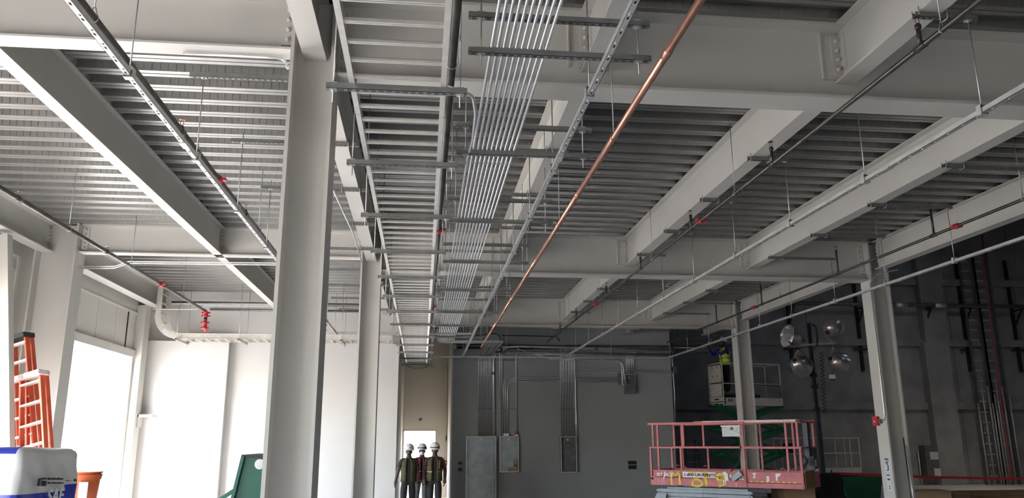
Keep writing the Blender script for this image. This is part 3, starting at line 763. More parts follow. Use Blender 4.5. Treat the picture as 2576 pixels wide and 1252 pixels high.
def panel(x0, y0, x1, y1, d, label, mt='zinc_panel', closed=False, toz=None, name='electrical_panel'):
    a = PY(x0, y0, YG-d); b = PY(x1, y1, YG-d); z0_ = b.z if toz is None else toz
    t = thing(name, label, 'electrical panel', ((a.x+b.x)/2, YG-d/2, z0_), 'electrical enclosures')
    w = .022
    m = MB().box(a.x, b.x, YG-.006, YG-.003, z0_, a.z)
    m.box(a.x, a.x+.004, YG-d, YG-.003, z0_, a.z).box(b.x-.004, b.x, YG-d, YG-.003, z0_, a.z).box(a.x, b.x, YG-d, YG-.003, a.z-.004, a.z).box(a.x, b.x, YG-d, YG-.003, z0_, z0_+.004)
    m.build('tub', mt, t)
    m = MB().box(a.x-.004, a.x+w, YG-d-.004, YG-d, z0_, a.z).box(b.x-w, b.x+.004, YG-d-.004, YG-d, z0_, a.z).box(a.x+w, b.x-w, YG-d-.004, YG-d, a.z-w, a.z).box(a.x+w, b.x-w, YG-d-.004, YG-d, z0_, z0_+w)
    m.build('rim', 'galv', t)
    for sx in (.12, .88):
        for sz in (.06, .94):
            p = Vector((a.x+(b.x-a.x)*sx, YG-.008, z0_+(a.z-z0_)*sz)); MB().lathe([(.012, 0), (.010, .012)], p, (0, -1, 0), 8).build('stud', 'galv_dark', t)
    p = Vector(((a.x+b.x)/2, YG-.007, a.z-.10)); MB().lathe([(.030, 0), (.026, .008), (.026, .002)], p, (0, -1, 0), 12).build('knockout', 'galv', t)
    return t, a, b
panel(1173, 1097, 1248, 1300, .15, 'tall zinc electrical enclosure at the left of the grey wall', toz=.12)
t, a, b = panel(1257, 1097, 1305, 1187, .13, 'medium open panel tub with small cardboard boxes inside')
for k, (fx, w, hh) in enumerate(((.62, .17, .13), (.84, .08, .36))):
    cx_ = a.x+(b.x-a.x)*fx; z_ = b.z+.008
    m = MB().box(cx_-w/2, cx_+w/2, YG-.12, YG-.02, z_, z_+hh)
    o = m.build('carton', 'cardboard', None, label=['small square brown carton lying in the open panel', 'slim upright brown carton in the open panel corner'][k], cat='box', group='cartons in the open panel')
    MB().box(cx_-w/2, cx_+w/2, YG-.1212, YG-.12, z_+hh*.45, z_+hh*.55).build('tape', 'print_dark', o)
panel(1410, 1097, 1452, 1188, .13, 'dark open panel tub under the ten conduits at the right', 'zinc_dark')
t, a, b = panel(1572, 940, 1600, 990, .16, 'small half-covered junction box high on the grey wall', 'zinc_dark', name='junction_box')
MB().box(a.x, b.x, YG-.168, YG-.163, b.z, b.z+(a.z-b.z)*.50).build('half_cover', 'zinc_dark', t)
# fittings on top of the medium panel
p = wp(1299, 1090, .06)
t = MB().use('red').lathe([(.04, 0), (.04, .14), (.02, .15), (.02, .17)], p-Z_*.10, Z_, 10).use('white_paint').box(p.x-.042, p.x+.042, p.y-.05, p.y-.04, p.z-.08, p.z-.03).build('flow_switch', None, None, label='small red fitting on top of the medium open panel', cat='fitting')
p = wp(1274, 1093, .06)
MB().box(p.x-.09, p.x+.07, p.y-.03, p.y+.04, p.z-.035, p.z+.04).lathe([(.02, 0), (.02, .01)], p+Vector((-.02, -.03, 0)), (0, -1, 0), 10).build('conduit_fitting', 'white_paint', None, label='small white connector block on top of the medium open panel', cat='fitting')
def outlet(x0, y0, x1, y1, label):
    a = PY(x0, y0, YG-.004); b = PY(x1, y1, YG-.004)
    t = thing('outlet_box', label, 'outlet', ((a.x+b.x)/2, YG, b.z), 'recessed outlet boxes')
    MB().box(a.x, b.x, YG-.003, YG+.002, b.z, a.z).build('back', 'black', t)
    m = MB().box(a.x-.008, a.x, YG-.012, YG, b.z-.008, a.z+.008).box(b.x, b.x+.008, YG-.012, YG, b.z-.008, a.z+.008).box(a.x, b.x, YG-.012, YG, a.z, a.z+.008).box(a.x, b.x, YG-.012, YG, b.z-.008, b.z)
    m.build('ring', 'zinc_dark', t)
outlet(1580, 1159, 1601, 1167, 'upper small dark outlet box low on the grey wall')
outlet(1581, 1170, 1601, 1179, 'lower small dark outlet box low on the grey wall')
outlet(1153, 1161, 1163, 1168, 'upper dark outlet box left of the tall enclosure')
outlet(1153, 1176, 1163, 1184, 'lower dark outlet box left of the tall enclosure')
# horizontal conduits and cable bundle above the wall head
for k, (yy, r, dx) in enumerate(((872, .012, 0), (866.5, .010, 0), (888, .03, 0), (892, .012, 0))):
    a = wp(1150+k*40, yy-3, .25); b = wp(1690, yy+4, .25)
    MB().tube([a, b], r, 8).build('wall_head_pipe', ['emt', 'galv_dark', 'galv_dark', 'emt'][k], None, label=['bright thin pipe running along the slot above the grey wall', 'dark thin pipe running above the slot of the grey wall', 'thick dull pipe lying along the grey wall head', 'thin conduit just under the thick dull pipe'][k], cat='pipe', group='pipes along the wall head')
conduit_px('conduit', [PY(1190, 845, 23.8), PY(1248, 838, 23.8), PY(1258, 846, 23.8), PY(1262, 890, 23.8)], .016, 'dark bent pipe dropping behind the copper pipe end', mt='iron', rad=.18)
conduit_px('conduit', [PY(1262, 843, 23.985), PY(1400, 846, 23.985), PY(1408, 858, 23.985)], .016, 'dark pipe crossing under the farthest girder', mt='iron', rad=.1)
# conduit and small box at the wall end
o = conduit_px('conduit', [PY(1701, 875, YG+.02), PY(1693, 884, YG+.02), PY(1690.5, 895, YG+.02), PY(1697, 990, YG+.02), PY(1698, 1060, YG+.02)], .014, 'conduit hugging the right end of the grey wall', rad=.08)
a = PY(1692, 922, YG-.02); b = PY(1702, 937, YG-.02)
MB().box(a.x, b.x, YG-.02, YG+.1, b.z, a.z).lathe([(.02, 0), (.02, .006)], ((a.x+b.x)/2, YG-.02, (a.z+b.z)/2), (0, -1, 0), 8).build('pull_box', 'zinc_dark', None, label='small grey pull box at the right end of the grey wall', cat='box')
# corridor: round smoke detector base, wire coil, red pull station, cable
p = PY(1057.5, 1055, 27.0)
t = thing('detector_base', 'small round bracket above the corridor doorway', 'fixture', p)
MB().lathe([(.05, 0), (.05, .03), (.03, .035)], p, (0, -1, 0), 14).build('ring', 'zinc_dark', t); MB().lathe([(.022, .035), (.02, .05)], p, (0, -1, 0), 8).build('plug', 'brass', t)
p = PX(1125, 1100, GX0-.03)
t = thing('wire_coil', 'loose coil of cable hanging on the corridor corner', 'cable', p)
for k in range(3): MB().tube([p+Vector((-.02-.012*k, .09*math.cos(a)*(1-.12*k), .09*math.sin(a)-.02*k)) for a in [2*PI*j/16 for j in range(16)]], .006, 5, closed=True).build('loop', 'black', t)
MB().tube([p+Vector((-.02, 0, .09)), p+Vector((-.015, .03, .35)), p+Vector((-.012, .03, 2.4))], .006, 5).build('drop_wire', 'black', t)
a = PY(1117, 1158, 26.98); b = PY(1125, 1169, 26.98)
t = thing('pull_station', 'small red pull station on the wall right of the doorway', 'alarm', a)
MB().box(a.x, b.x, 26.93, 27.0, b.z, a.z).build('case', 'red', t); MB().box(a.x+.02, b.x-.02, 26.92, 26.93, (a.z+b.z)/2-.015, (a.z+b.z)/2+.02).build('handle', 'white_paint', t)
p0 = PY(1022, 917, 23.45); p0.z = H+2.15
t = MB().tube([p0+Vector((.05*i, 0, -.10*math.sin(PI*min(1, i/14)) - (.08*math.sin(i*1.3) if i > 13 else 0))) for i in range(18)], .006, 5).tube([p0+Vector((.05*i, .02, -.05*math.sin(PI*i/13))) for i in range(14)], .006, 5)
t.build('sagging_cable', 'black', None, label='sagging cable loops under the corridor end of the ladder tray', cat='cable')
# tray end trapezes in the corridor
trapeze(23.45, -.64, .27, H+2.16, DZ-.03, 'trapeze_hanger', 'dark trapeze holding the very end of the ladder tray in the corridor', 'hanger', 'trapezes under the ladder tray')

# ================================================================== MACHINES
def basis(a, b):
    d = Vector((b.x-a.x, b.y-a.y, 0)); return math.atan2(d.y, d.x), d.length
# ---------------- red scissor lift
A0 = PY(1637, 1180, 18.6); A1 = PY(2021, 1180, 16.25); A0.z = A1.z = 0
rz, LL = basis(A0, A1); WW = 1.17
lift = thing('scissor_lift', 'faded red scissor lift platform with spray paint and white lettering', 'scissor lift', A0, None, rz)
zF, zT, zM, zR = .79, 1.13, 1.645, 2.19
ML = 2.28
# chassis and wheels
MB().box(.25, 2.05, .06, WW-.06, .22, .46).box(.30, .62, .0, WW, .26, .44).box(1.7, 2.0, .0, WW, .26, .44).build('chassis', 'lift_grey', lift, True)
for wx in (.42, 1.85):
    for wy in (-.02, WW-.10):
        w = MB().lathe([(.10, 0), (.20, .0), (.215, .02), (.215, .10), (.20, .12), (.10, .12)], (wx, wy, .215), Y_, 18).build('wheel', 'rubber', lift, True)
        MB().lathe([(.09, -.006), (.10, .06), (.09, .126)], (wx, wy, .215), Y_, 12).build('hub', 'white_paint', w, True)
# folded scissor stack
for k, z in enumerate((.50, .585, .67)):
    for yy in (.10, WW-.16):
        m = MB().prism([(.12, -.035), (2.30, -.035), (2.36, 0), (2.30, .035), (.12, .035), (.06, 0)], (0, yy, z), X_, Z_, Y_*.06)
        if k == 2: m.box(.35, 2.25, yy-.004, yy+.064, z+.040, z+.075)
        arm = m.build('scissor_arm', 'lift_grey', lift, True)
        for xx in (.14, 1.2, 2.26): MB().lathe([(.028, 0), (.028, .085)], (xx, yy-.013, z), Y_, 10).build('pin', 'lift_grey', arm, True)
MB().prism([(.0, .44), (.30, .44), (.34, .60), (.10, .60)], (.02, .02, 0), X_, Z_, Y_*.05).build('end_guard', 'lift_grey', lift, True)
# platform
MB().box(0, ML, 0, WW, zF+.16, zF+.20).build('deck', 'lift_red', lift, True)
MB().box(ML-.9, LL-.02, .05, WW-.05, zF+.215, zF+.24).build('extension_deck', 'lift_red', lift, True)
sk = MB().box(0, ML, -.012, .018, zF, zF+.12).box(0, ML, WW-.018, WW+.012, zF, zF+.12).box(-.012, .018, 0, WW, zF, zF+.12)
sk.build('deck_frame', 'lift_red', lift, True)
tb = MB().box(.06, ML+.0, .0, .006, zF+.12, zT).box(.06, ML, WW-.006, WW, zF+.12, zT).box(0, .006, 0, WW, zF+.12, zT).build('toe_board', 'lift_red', lift, True)
te = MB().box(ML, LL, .020, .026, zF+.11, zT-.01).box(ML, LL, WW-.03, WW-.024, zF+.11, zT-.01).box(LL-.006, LL, .02, WW-.02, zF+.11, zT-.01)
te = te.build('extension_toe_board', 'lift_red', lift, True)
MB().box(ML, LL, .0, .035, zF+.0, zF+.10).box(ML, LL, WW-.035, WW, zF, zF+.10).box(LL-.03, LL, 0, WW, zF, zF+.10).build('extension_frame', 'lift_red', lift, True)
def rails(y, near):
    o = 0 if near else 0
    r = MB()
    r.box(-.02, ML+.02, y-.02, y+.02, zR-.05, zR).box(-.0, ML+.02, y-.018, y+.018, zM-.035, zM)
    r = r.build('guard_rail', 'lift_red', lift, True)
    e = MB().box(ML-1.15, LL, y-.014+(.03 if near else -.03), y+.014+(.03 if near else -.03), zR-.035, zR+.018).box(ML, LL, y-.016, y+.016, zM-.04, zM-.005)
    e.build('extension_rail', 'lift_red', lift, True)
    for x, z0_, z1_ in ((.02, zT-.15, zM), (.10, zM, zR-.05), (.22, zT, zR-.05) if near else (.30, zT, zR-.05), (.78, zT, zM) if near else (.95, zT, zM), (.86, zM, zR-.05), (ML-.03, zF+.02, zR-.03), (LL-.30, zT, zR-.03) if near else (LL-.5, zT, zR-.03), (LL-.03, zF+.10, zM-.02), (LL-.06, zM, zR)):
        MB().box(x-.022, x+.022, y-.02, y+.02, z0_, z1_).build('post', 'lift_red', lift, True)
    for x in (.17, .78+.10, LL-.42):
        MB().tube([(x+.04*math.cos(a), y-.024, zT+.035+.04*math.sin(a)) for a in [PI*j/6 for j in range(7)]], .008, 6).build('tie_ring', 'lift_red', lift, True)
rails(0, True); rails(WW, False)
for x in (-.0, LL-.02):
    MB().box(x-.018, x+.018, 0, WW, zR-.045, zR-.005).build('end_rail', 'lift_red', lift, True); MB().box(x-.016, x+.016, 0, WW, zM-.035, zM).build('end_mid_rail', 'lift_red', lift, True)
MB().box(ML-.95, LL-.06, .008, .040, zR+.0185, zR+.021).box(ML-.95, LL-.06, .0135, .0155, zR-.030, zR+.019).build('worn_rail_face', 'worn_white', lift, True)
MB().lathe([(.026, 0), (.026, .02)], (LL-.04, -.002, zR-.01), (0, -1, 0), 12).build('rail_end_cap', 'black', lift, True)
# document box, hanger and cable
db = MB().box(ML-.48, ML-.07, -.03, -.012, zM+.22, zM+.43).build('document_box', 'sign_white', lift, True)
MB().box(ML-.50, ML-.06, -.05, -.005, zM+.43, zM+.462).build('box_hood', 'white_paint', db, True)
MB().bar((ML-.46, -.034, zM+.425), (ML-.02, -.034, zM+.28), .003, .010, (0, 1, 0)).box(ML-.28, ML-.22, -.033, -.030, zM+.37, zM+.42).build('strap', 'print_dark', db, True)
MB().tube([(ML-.30+.0, -.02, zR-.06), (ML-.30, -.03, zR-.17), (ML-.26, -.03, zR-.19), (ML-.25, -.03, zR-.10)], .006, 5).tube([(ML-.10, -.02, zR-.06), (ML-.12, -.03, zR-.15), (ML-.16, -.03, zR-.19)], .006, 5).build('hook_wire', 'galv', lift, True)
cb = MB().tube([(ML-.10, -.03, zM+.2), (ML-.085, -.04, zM-.05), (ML-.12, -.05, zM-.30), (ML-.24, -.05, zT+.06), (ML-.34, -.04, zT+.0)], .012, 6).build('control_cable', 'rubber', lift, True)
MB().obox((ML-.20, -.045, zT-.10), Vector((.10, 0, .07)), Y_*.035, Vector((-.03, 0, .045))).build('power_plug', 'lift_grey', lift, True)
# lettering and paint
lt = MB(); put_text(lt, 'SKY', .095, (.15, -.0145, zF+.205), X_, Z_, .004, .12, .17); put_text(lt, 'JACK', .105, (.335, -.0145, zF+.20), X_, Z_, .004, .12, .26)
lt.prism([(.315, .14), (.345, .14), (.385, .30), (.36, .30)], (0, -.0148, zF), X_, Z_, -Y_*.001)
put_text(lt, '4632', .115, (1.98, -.0145, zF+.165), X_, Z_, .004, .0, .24); put_text(lt, 'F', .10, (1.90, -.0145, zF+.20), X_, Z_, .004)
lt.prism([(1.70, .28), (1.80, .33), (1.86, .28), (1.88, .12), (1.82, .14), (1.80, .04), (1.78, .13), (1.74, .02), (1.745, .15)], (0, -.0142, zF), X_, Z_, -Y_*.001)
for (x, z, w_, h_) in ((.20, .02, .008, .13), (.27, .0, .006, .15), (.33, .03, .007, .12), (1.28, .03, .006, .28), (2.03, .01, .012, .08)): lt.box(x, x+w_, -.0145, -.0132, zF+z, zF+z+h_)
lt.build('white_lettering', 'white_paint', tb, True, kind='stuff')
ds = MB().box(.80, 1.58, -.0135, -.0125, zF+.185, zF+.305).build('phone_plate', 'white_paint', tb, True)
put_text(MB(), '1-800-UR-RENTS', .085, (.82, -.0145, zF+.215), X_, Z_, .003, .1, .74).build('phone_number', 'print_dark', tb, True)
def stroke(pts, w):
    yp = MB()
    for i in range(len(pts)-1):
        a = Vector((pts[i][0], -.0152, zF+pts[i][1])); b = Vector((pts[i+1][0], -.0152, zF+pts[i+1][1])); yp.obox((a+b)/2, (b-a)/2*1.08, Vector((0, .0006, 0)), (b-a).normalized().cross(Y_)*(w/2))
    yp.build('spray_paint', 'yellow_paint', tb, True)
stroke([(.52, .02), (.52, .30), (.62, .22), (.72, .30), (.72, .03)], .05)
stroke([(1.02, .05), (1.06, .14), (1.16, .15), (1.24, .10), (1.26, .04), (1.18, .0), (1.08, .0), (1.0, .04)], .05)
stroke([(1.30, .30), (1.33, .22), (1.36, .02)], .06); stroke([(1.26, .27), (1.44, .24)], .05)
stroke([(1.60, .24), (1.70, .27), (1.76, .24), (1.76, .16), (1.66, .13), (1.60, .19)], .06); stroke([(1.70, .14), (1.64, .0), (1.78, .06)], .035)
stroke([(.95, .27), (1.12, .29)], .04); stroke([(1.34, .30), (1.44, .20)], .07)
hz = MB()
for k in range(9): hz.box(ML+.06+k*.115, ML+.115+k*.115, .0185, .0195, zF+.115, zF+.14)
hz.build('hazard_strip', 'yellow_paint', te, True)
ws = MB().prism([(ML+.12, .30), (ML+.20, .31), (ML+.17, .24), (ML+.19, .20), (ML+.12, .20), (ML+.15, .25)], (0, .0198, zF), X_, Z_, -Y_*.001).box(ML+.42, ML+.48, .0188, .0196, zF+.14, zF+.25).prism([(ML+.62, .30), (ML+.74, .31), (ML+.70, .25), (ML+.66, .24), (ML+.66, .16), (ML+.62, .15)], (0, .0198, zF), X_, Z_, -Y_*.001)
ws.build('sticker_remains', 'white_paint', te, True, kind='stuff')
# plywood sheet tied on the end and control box
MB().box(LL+.004, LL+.022, .03, .72, zF+.02, zT+.02).build('plywood_sheet', 'plywood', lift, True)
cbx = MB().box(LL-.10, LL+.06, .62, .90, zT+.05, zT+.48).box(LL-.07, LL+.03, .42, .60, zT+.32, zT+1.02).build('control_box', 'gunmetal', lift, True)
MB().box(LL+.061, LL+.063, .66, .80, zT+.10, zT+.24).build('box_label', 'sign_white', cbx, True)
MB().lathe([(.03, 0), (.09, .0), (.095, .004), (.095, .036), (.09, .04), (.03, .04)], (LL-.08, .36, zT+.22), (0, -1, 0), 14).build('hose_reel', 'black', cbx, True)

# ---------------- cream scissor lift with green arms, raised
B0 = PY(1822, 1015, 24.1); B1 = PY(1969, 1015, 24.6); B0.z = B1.z = 0
rz2, L2 = basis(B0, B1); W2 = .76
zD = PY(1822, 1019, 24.1).z; zRt = PY(1822, 912, 24.1).z
lift2 = thing('scissor_lift', 'raised cream scissor lift with green arms holding the worker', 'scissor lift', B0, None, rz2)
MB().box(0, L2, 0, W2, zD, zD+.04).build('deck', 'lift_cream', lift2, True)
MB().box(.06, L2, -.02, .0, zD+.0, zD+.24).box(0, L2, W2, W2+.02, zD, zD+.24).box(L2-.02, L2, 0, W2, zD, zD+.24).build('toe_board', 'lift_cream', lift2, True)
put_text(MB(), 'JLG', .10, (.14, -.0225, zD+.13), X_, Z_, .004, .15, .20).build('lettering', 'print_dark', lift2, True)
em = MB().box(-.012, 0, .02, W2-.02, zD+.13, zD+.27).box(-.02, 0, -.02, W2+.02, zD-.02, zD+.10).build('end_step', 'lift_cream', lift2, True)
MB().box(-.024, -.020, .10, .22, zD-.02, zD+.05).box(-.024, -.020, .54, .66, zD-.02, zD+.05).build('step_notch', 'lift_green', em, True)
MB().box(-.026, -.0205, .28, .50, zD+.0, zD+.07).box(-.016, -.013, .25, .50, zD+.17, zD+.22).build('step_label', 'print_dark', em, True)
gate = MB().box(-.02, .0, .06, W2-.06, zD+.72, zRt-.06).box(-.02, 0, .06, W2-.06, zD+.28, zD+.68).build('gate_panel', 'lift_cream', lift2, True)
MB().box(-.034, -.02, .02, .10, zD+.80, zRt-.18).box(-.034, -.02, W2-.10, W2-.02, zD+.80, zRt-.18).build('gate_lug', 'lift_cream', gate, True)
for (ga, gz) in ((.22, .16), (.50, .16), (.26, .42), (.50, .42)): MB().box(-.023, -.0195, ga, ga+.03, zRt-gz, zRt-gz+.06).build('gate_slot', 'print_dark', gate, True)
for yy in (0, W2):
    MB().tube(fillet([(0, yy, zD), (0, yy, zRt), (.66, yy, zRt), (.66, yy, zD)], .03, 3), .019, 8).build('rail_frame', 'lift_cream', lift2, True)
    MB().tube([(0, yy, zD+.68), (.66, yy, zD+.68)], .016, 8).build('mid_rail', 'lift_cream', lift2, True)
    MB().tube(fillet([(.70, yy, zD), (.70, yy, zRt), (L2-.02, yy, zRt), (L2-.02, yy, zD)], .09, 5), .019, 8).build('rail_frame', 'lift_cream', lift2, True)
    MB().tube([(.70, yy, zD+.68), (L2-.02, yy, zD+.68)], .016, 8).build('mid_rail', 'lift_cream', lift2, True)
for xx in (0, L2-.02): MB().tube([(xx, 0, zRt), (xx, W2, zRt)], .019, 8).build('end_rail', 'lift_cream', lift2, True)
MB().tube([(.70, -.02, zD+.64), (L2-.10, -.02, zD+.64), (L2-.05, -.02, zD+.58), (L2-.05, -.02, zD+.25)], .010, 6).build('hand_cable', 'black', lift2, True)
for k, (xx, w_, hh) in enumerate(((1.2, .30, .10), (1.0, .12, .07))):
    MB().box(xx, xx+w_, .2, .5, zD+.04, zD+.26+hh).build('tool_bag', 'black', lift2, True)
nS = 3; hs = (zD-.62)/nS
for k in range(nS):
    z0_ = .62+k*hs; z1_ = z0_+hs
    for yy in (.06, W2-.10):
        for (xa, za, xb, zb_) in ((-.12, z0_, L2+.05, z1_), (-.12, z1_, L2+.05, z0_)):
            arm = MB().bar((xa, yy+(.02 if za < zb_ else -.025), za), (xb, yy+(.02 if za < zb_ else -.025), zb_), .04, .11, (0, 0, 1)).build('scissor_arm', 'lift_green', lift2, True)
    for xx in (-.10, L2+.03): MB().tube([(xx, .0, z1_), (xx, W2, z1_)], .03, 8).build('cross_pin', 'lift_green', lift2, True)
MB().box(-.08, L2+.05, .04, W2-.04, .18, .60).build('chassis', 'lift_cream', lift2, True)
for wx in (.12, L2-.2):
    for wy in (-.02, W2-.09): MB().lathe([(.08, 0), (.15, 0), (.16, .02), (.16, .09), (.15, .11), (.08, .11)], (wx, wy, .16), Y_, 16).build('wheel', 'rubber', lift2, True)

# ---------------- far parked cream lift
C0 = PY(1983, 1183, 28.0); C1 = PY(2168, 1183, 28.4); C0.z = C1.z = 0
rz3, L3 = basis(C0, C1)
l3 = thing('scissor_lift', 'dim parked cream lift basket far behind the light tower', 'scissor lift', C0, None, rz3)
zb3 = PY(2100, 1190, 28).z; zt3 = PY(2100, 1100, 28).z; zm3 = PY(2100, 1139, 28).z
MB().box(0, L3, 0, .9, zb3, zb3+.18).build('platform', 'lift_cream', l3, True)
MB().box(.2, L3-.2, .1, .8, .25, zb3).build('chassis', 'lift_grey', l3, True)
for wx in (.4, L3-.4):
    for wy in (.02, .76): MB().lathe([(.1, 0), (.2, 0), (.2, .12), (.1, .12)], (wx, wy, .2), Y_, 14).build('wheel', 'rubber', l3, True)
for yy in (0, .88):
    MB().box(0, L3, yy-.015, yy+.015, zt3-.04, zt3).box(0, L3, yy-.015, yy+.015, zm3-.03, zm3).build('guard_rail', 'lift_cream', l3, True)
    for xx in (.02, .35, L3-.40, L3-.02): MB().box(xx-.02, xx+.02, yy-.02, yy+.02, zb3+.15, zt3).build('post', 'lift_cream', l3, True)
MB().box(.25, .55, .3, .6, zm3, zm3+.35).build('control_box', 'black', l3, True)

# ---------------- light tower
LTY = 18.9
pb = PY(2068, 1150, LTY); ptop = PY(2038, 812, LTY)
lx = PY(2052, 1000, LTY).x
tower = thing('light_tower', 'black portable light tower with four unlit bell lamps', 'light tower', (lx, LTY, 0))
MB().box(lx-.30, lx+.34, LTY-.30, LTY+.30, .28, .86).prism([(-.30, .86), (.34, .86), (.28, 1.0), (-.24, 1.0)], (lx, LTY-.30, 0), X_, Z_, Y_*.6).build('generator_box', 'black', tower)
for sx in (-.28, .30):
    w = MB().lathe([(.10, 0), (.25, 0), (.26, .03), (.26, .14), (.25, .16), (.10, .16)], (lx+sx-(.16 if sx < 0 else 0), LTY, .26), X_, 18).build('wheel', 'rubber', tower)
MB().box(lx-.05, lx+.05, LTY-.05, LTY+.05, .86, 2.55).build('mast_outer', 'gunmetal', tower)
ms = MB().box(lx-.032, lx+.032, LTY-.032, LTY+.032, 2.5, ptop.z)
ms.build('mast_inner', 'black', tower)
for z_ in (2.52, 3.35, PY(2045, 972, LTY).z): MB().box(lx-.06, lx+.06, LTY-.06, LTY+.06, z_-.05, z_+.05).box(lx-.10, lx-.05, LTY-.02, LTY+.02, z_-.01, z_+.01).build('mast_collar', 'black', tower)
def tp(x, y, d=0): return PY(x, y, LTY-d)
zc_ = tp(2045, 868).z
xa, xb = tp(2000, 868).x, tp(2103, 868).x
MB().bar((xa, LTY-.06, zc_-.02), (xb, LTY-.06, zc_+.06), .04, .05).build('crossbar', 'galv', tower)
MB().tube(fillet([tp(2043, 815, .04), tp(2052, 822, .05), tp(2056, 850, .06), tp(2055, 866, .07), tp(2046, 880, .04)], .08, 4), .025, 8).build('cable_loop', 'black', tower)
cc = MB(); pts = []
ztop_, zbot_ = tp(2065, 885).z, tp(2075, 1040).z
for j in range(240):
    q = j/239; c_ = tp(2066+9*q, 885+155*q, .05); pts.append(c_+Vector((.045*math.cos(q*2*PI*16), .045*math.sin(q*2*PI*16), 0)))
cc.tube(pts, .009, 5).build('coiled_cable', 'black', tower)
def bell(cx_, cy_, ax, R, L, lab, yoke_to):
    """reflector dome opening towards ax"""
    ax = Vector(ax).normalized(); c = tp(cx_, cy_, .12)
    prof = [(.04, -L*.55), (R*.32, -L*.52), (R*.55, -L*.42), (R*.78, -L*.18), (R*.92, L*.12), (R, L*.42), (R*1.03, L*.45)]
    s = MB().lathe(prof, c, ax, 22, False).build('reflector', 'lamp_shell', tower, label=lab)
    MB().lathe([(r*.97, z+.006) for r, z in prof], c, ax, 22, False).build('reflector_lining', 'lamp_inner', s)
    MB().lathe([(.065, -L*.62), (.075, -L*.58), (.075, -L*.50), (.055, -L*.46)], c, ax, 12).build('socket', 'lamp_inner', s)
    MB().lathe([(.03, -L*.48), (.06, -L*.2), (.06, L*.05), (.02, L*.15)], c, ax, 10).build('bulb', 'sign_white', s)
    MB().lathe([(.045, -L*.75), (.05, -L*.62)], c, ax, 8).build('socket_cap', 'black', s)
    side = ax.cross(Z_).normalized() if abs(ax.z) < .95 else X_
    yk = Vector(yoke_to)
    for sg in (-1, 1):
        e = c + side*sg*(R*1.02) + ax*(L*.1)
        MB().bar(yk + side*sg*.03, e, .012, .045, ax).build('yoke_arm', 'black' if sg > 0 else 'galv', s)
bell(1996, 849, (-.55, -.10, .12), .29, .40, 'upper left bell lamp tilted left', tp(2008, 872, .06))
bell(2011, 916, (.62, .50, -.25), .27, .42, 'lower left bell lamp', tp(2012, 880, .06))
bell(2091, 824, (.72, .45, .55), .27, .36, 'upper right bell lamp', tp(2100, 865, .06))
bell(2106, 909, (.78, .30, -.22), .27, .36, 'lower right bell lamp', tp(2098, 872, .06))
p = tp(2094, 948, .1)
hg = MB().use('white_paint').box(p.x-.075, p.x+.075, p.y-.01, p.y+.01, p.z-.05, p.z+.06).use('lift_green').box(p.x-.075, p.x+.075, p.y-.011, p.y+.011, p.z-.085, p.z-.045)
hg.use('black').tube([tp(2103, 925, .1), tp(2096, 934, .1), p+Z_*.06], .005, 5)
hg.build('hang_tag', None, tower)

# ---------------- objects on the right column
a = PY(2196, 1046, 14.10)
pxx = CXR-.1925
t = thing('alarm_box', 'small red fire alarm box on the right column', 'alarm', (pxx-.03, 14.2, a.z-.2))
MB().box(pxx-.055, pxx-.001, 14.36, 14.52, a.z-.17, a.z).build('case', 'red', t)
MB().box(pxx-.062, pxx-.055, 14.43, 14.47, a.z-.11, a.z-.08).build('light', 'white_paint', t)
MB().box(pxx-.04, pxx-.001, 14.27, 14.35, a.z-.13, a.z-.05).build('junction', 'zinc_dark', t)
zt_ = PY(2225, 690, 14.12).z
MB().tube(fillet([(pxx-.02, 14.30, a.z-.09), (pxx-.02, 14.16, a.z-.07), (pxx-.02, 14.14, a.z+.10), (pxx-.02, 14.14, zt_-.18), (pxx+.12, 14.10, zt_), (pxx+.5, 14.0, H+3.18)], .08, 4), .011, 8).build('conduit', 'emt', None, label='slim conduit climbing the right column above the red alarm box', cat='conduit')
for k, (y0_, y1_, w_) in enumerate(((1151, 1187, .09), (1189, 1233, .07))):
    za, zb_ = PX(2229, y0_, pxx).z, PX(2229, y1_, pxx).z
    sg = thing('paper_sign', ['white speed limit sign on the right column', 'faded second paper sign below the speed limit sign'][k], 'sign', (pxx, 14.3, zb_), 'paper signs on the right column')
    yc = 14.27
    MB().box(pxx-.004, pxx-.001, yc-w_, yc+w_, zb_, za).build('sheet', 'sign_white', sg)
    m = MB(); sz = (za-zb_)
    for j, (txt, s_, zz, ww) in enumerate((('SPEED', .055, .82, .13), ('LIMIT', .05, .60, .10), ('3', .16, .12, .07)) if k == 0 else (('SPEED', .03, .85, .09), ('LIMIT', .04, .60, .09), ('2', .09, .10, .04))):
        put_text(m, txt, s_, (pxx-.0045, yc+ww/2, zb_+sz*zz), -Y_, Z_, .002, 0, ww)
    m.build('lettering', 'print_dark', sg, kind='stuff')
# pipes leaning in the column web
for k in range(2):
    MB().tube([(pxx+.26+.05*k, 14.05, .0), (pxx+.27+.04*k, 14.10, PY(2268, 1100+20*k, 14.1).z)], .012, 8).build('leaning_pipe', 'emt' if k else 'iron', None, label=['dark thin pipe leaning in the right column', 'bright thin pipe leaning in the right column'][k], cat='pipe', group='pipes leaning in the column')

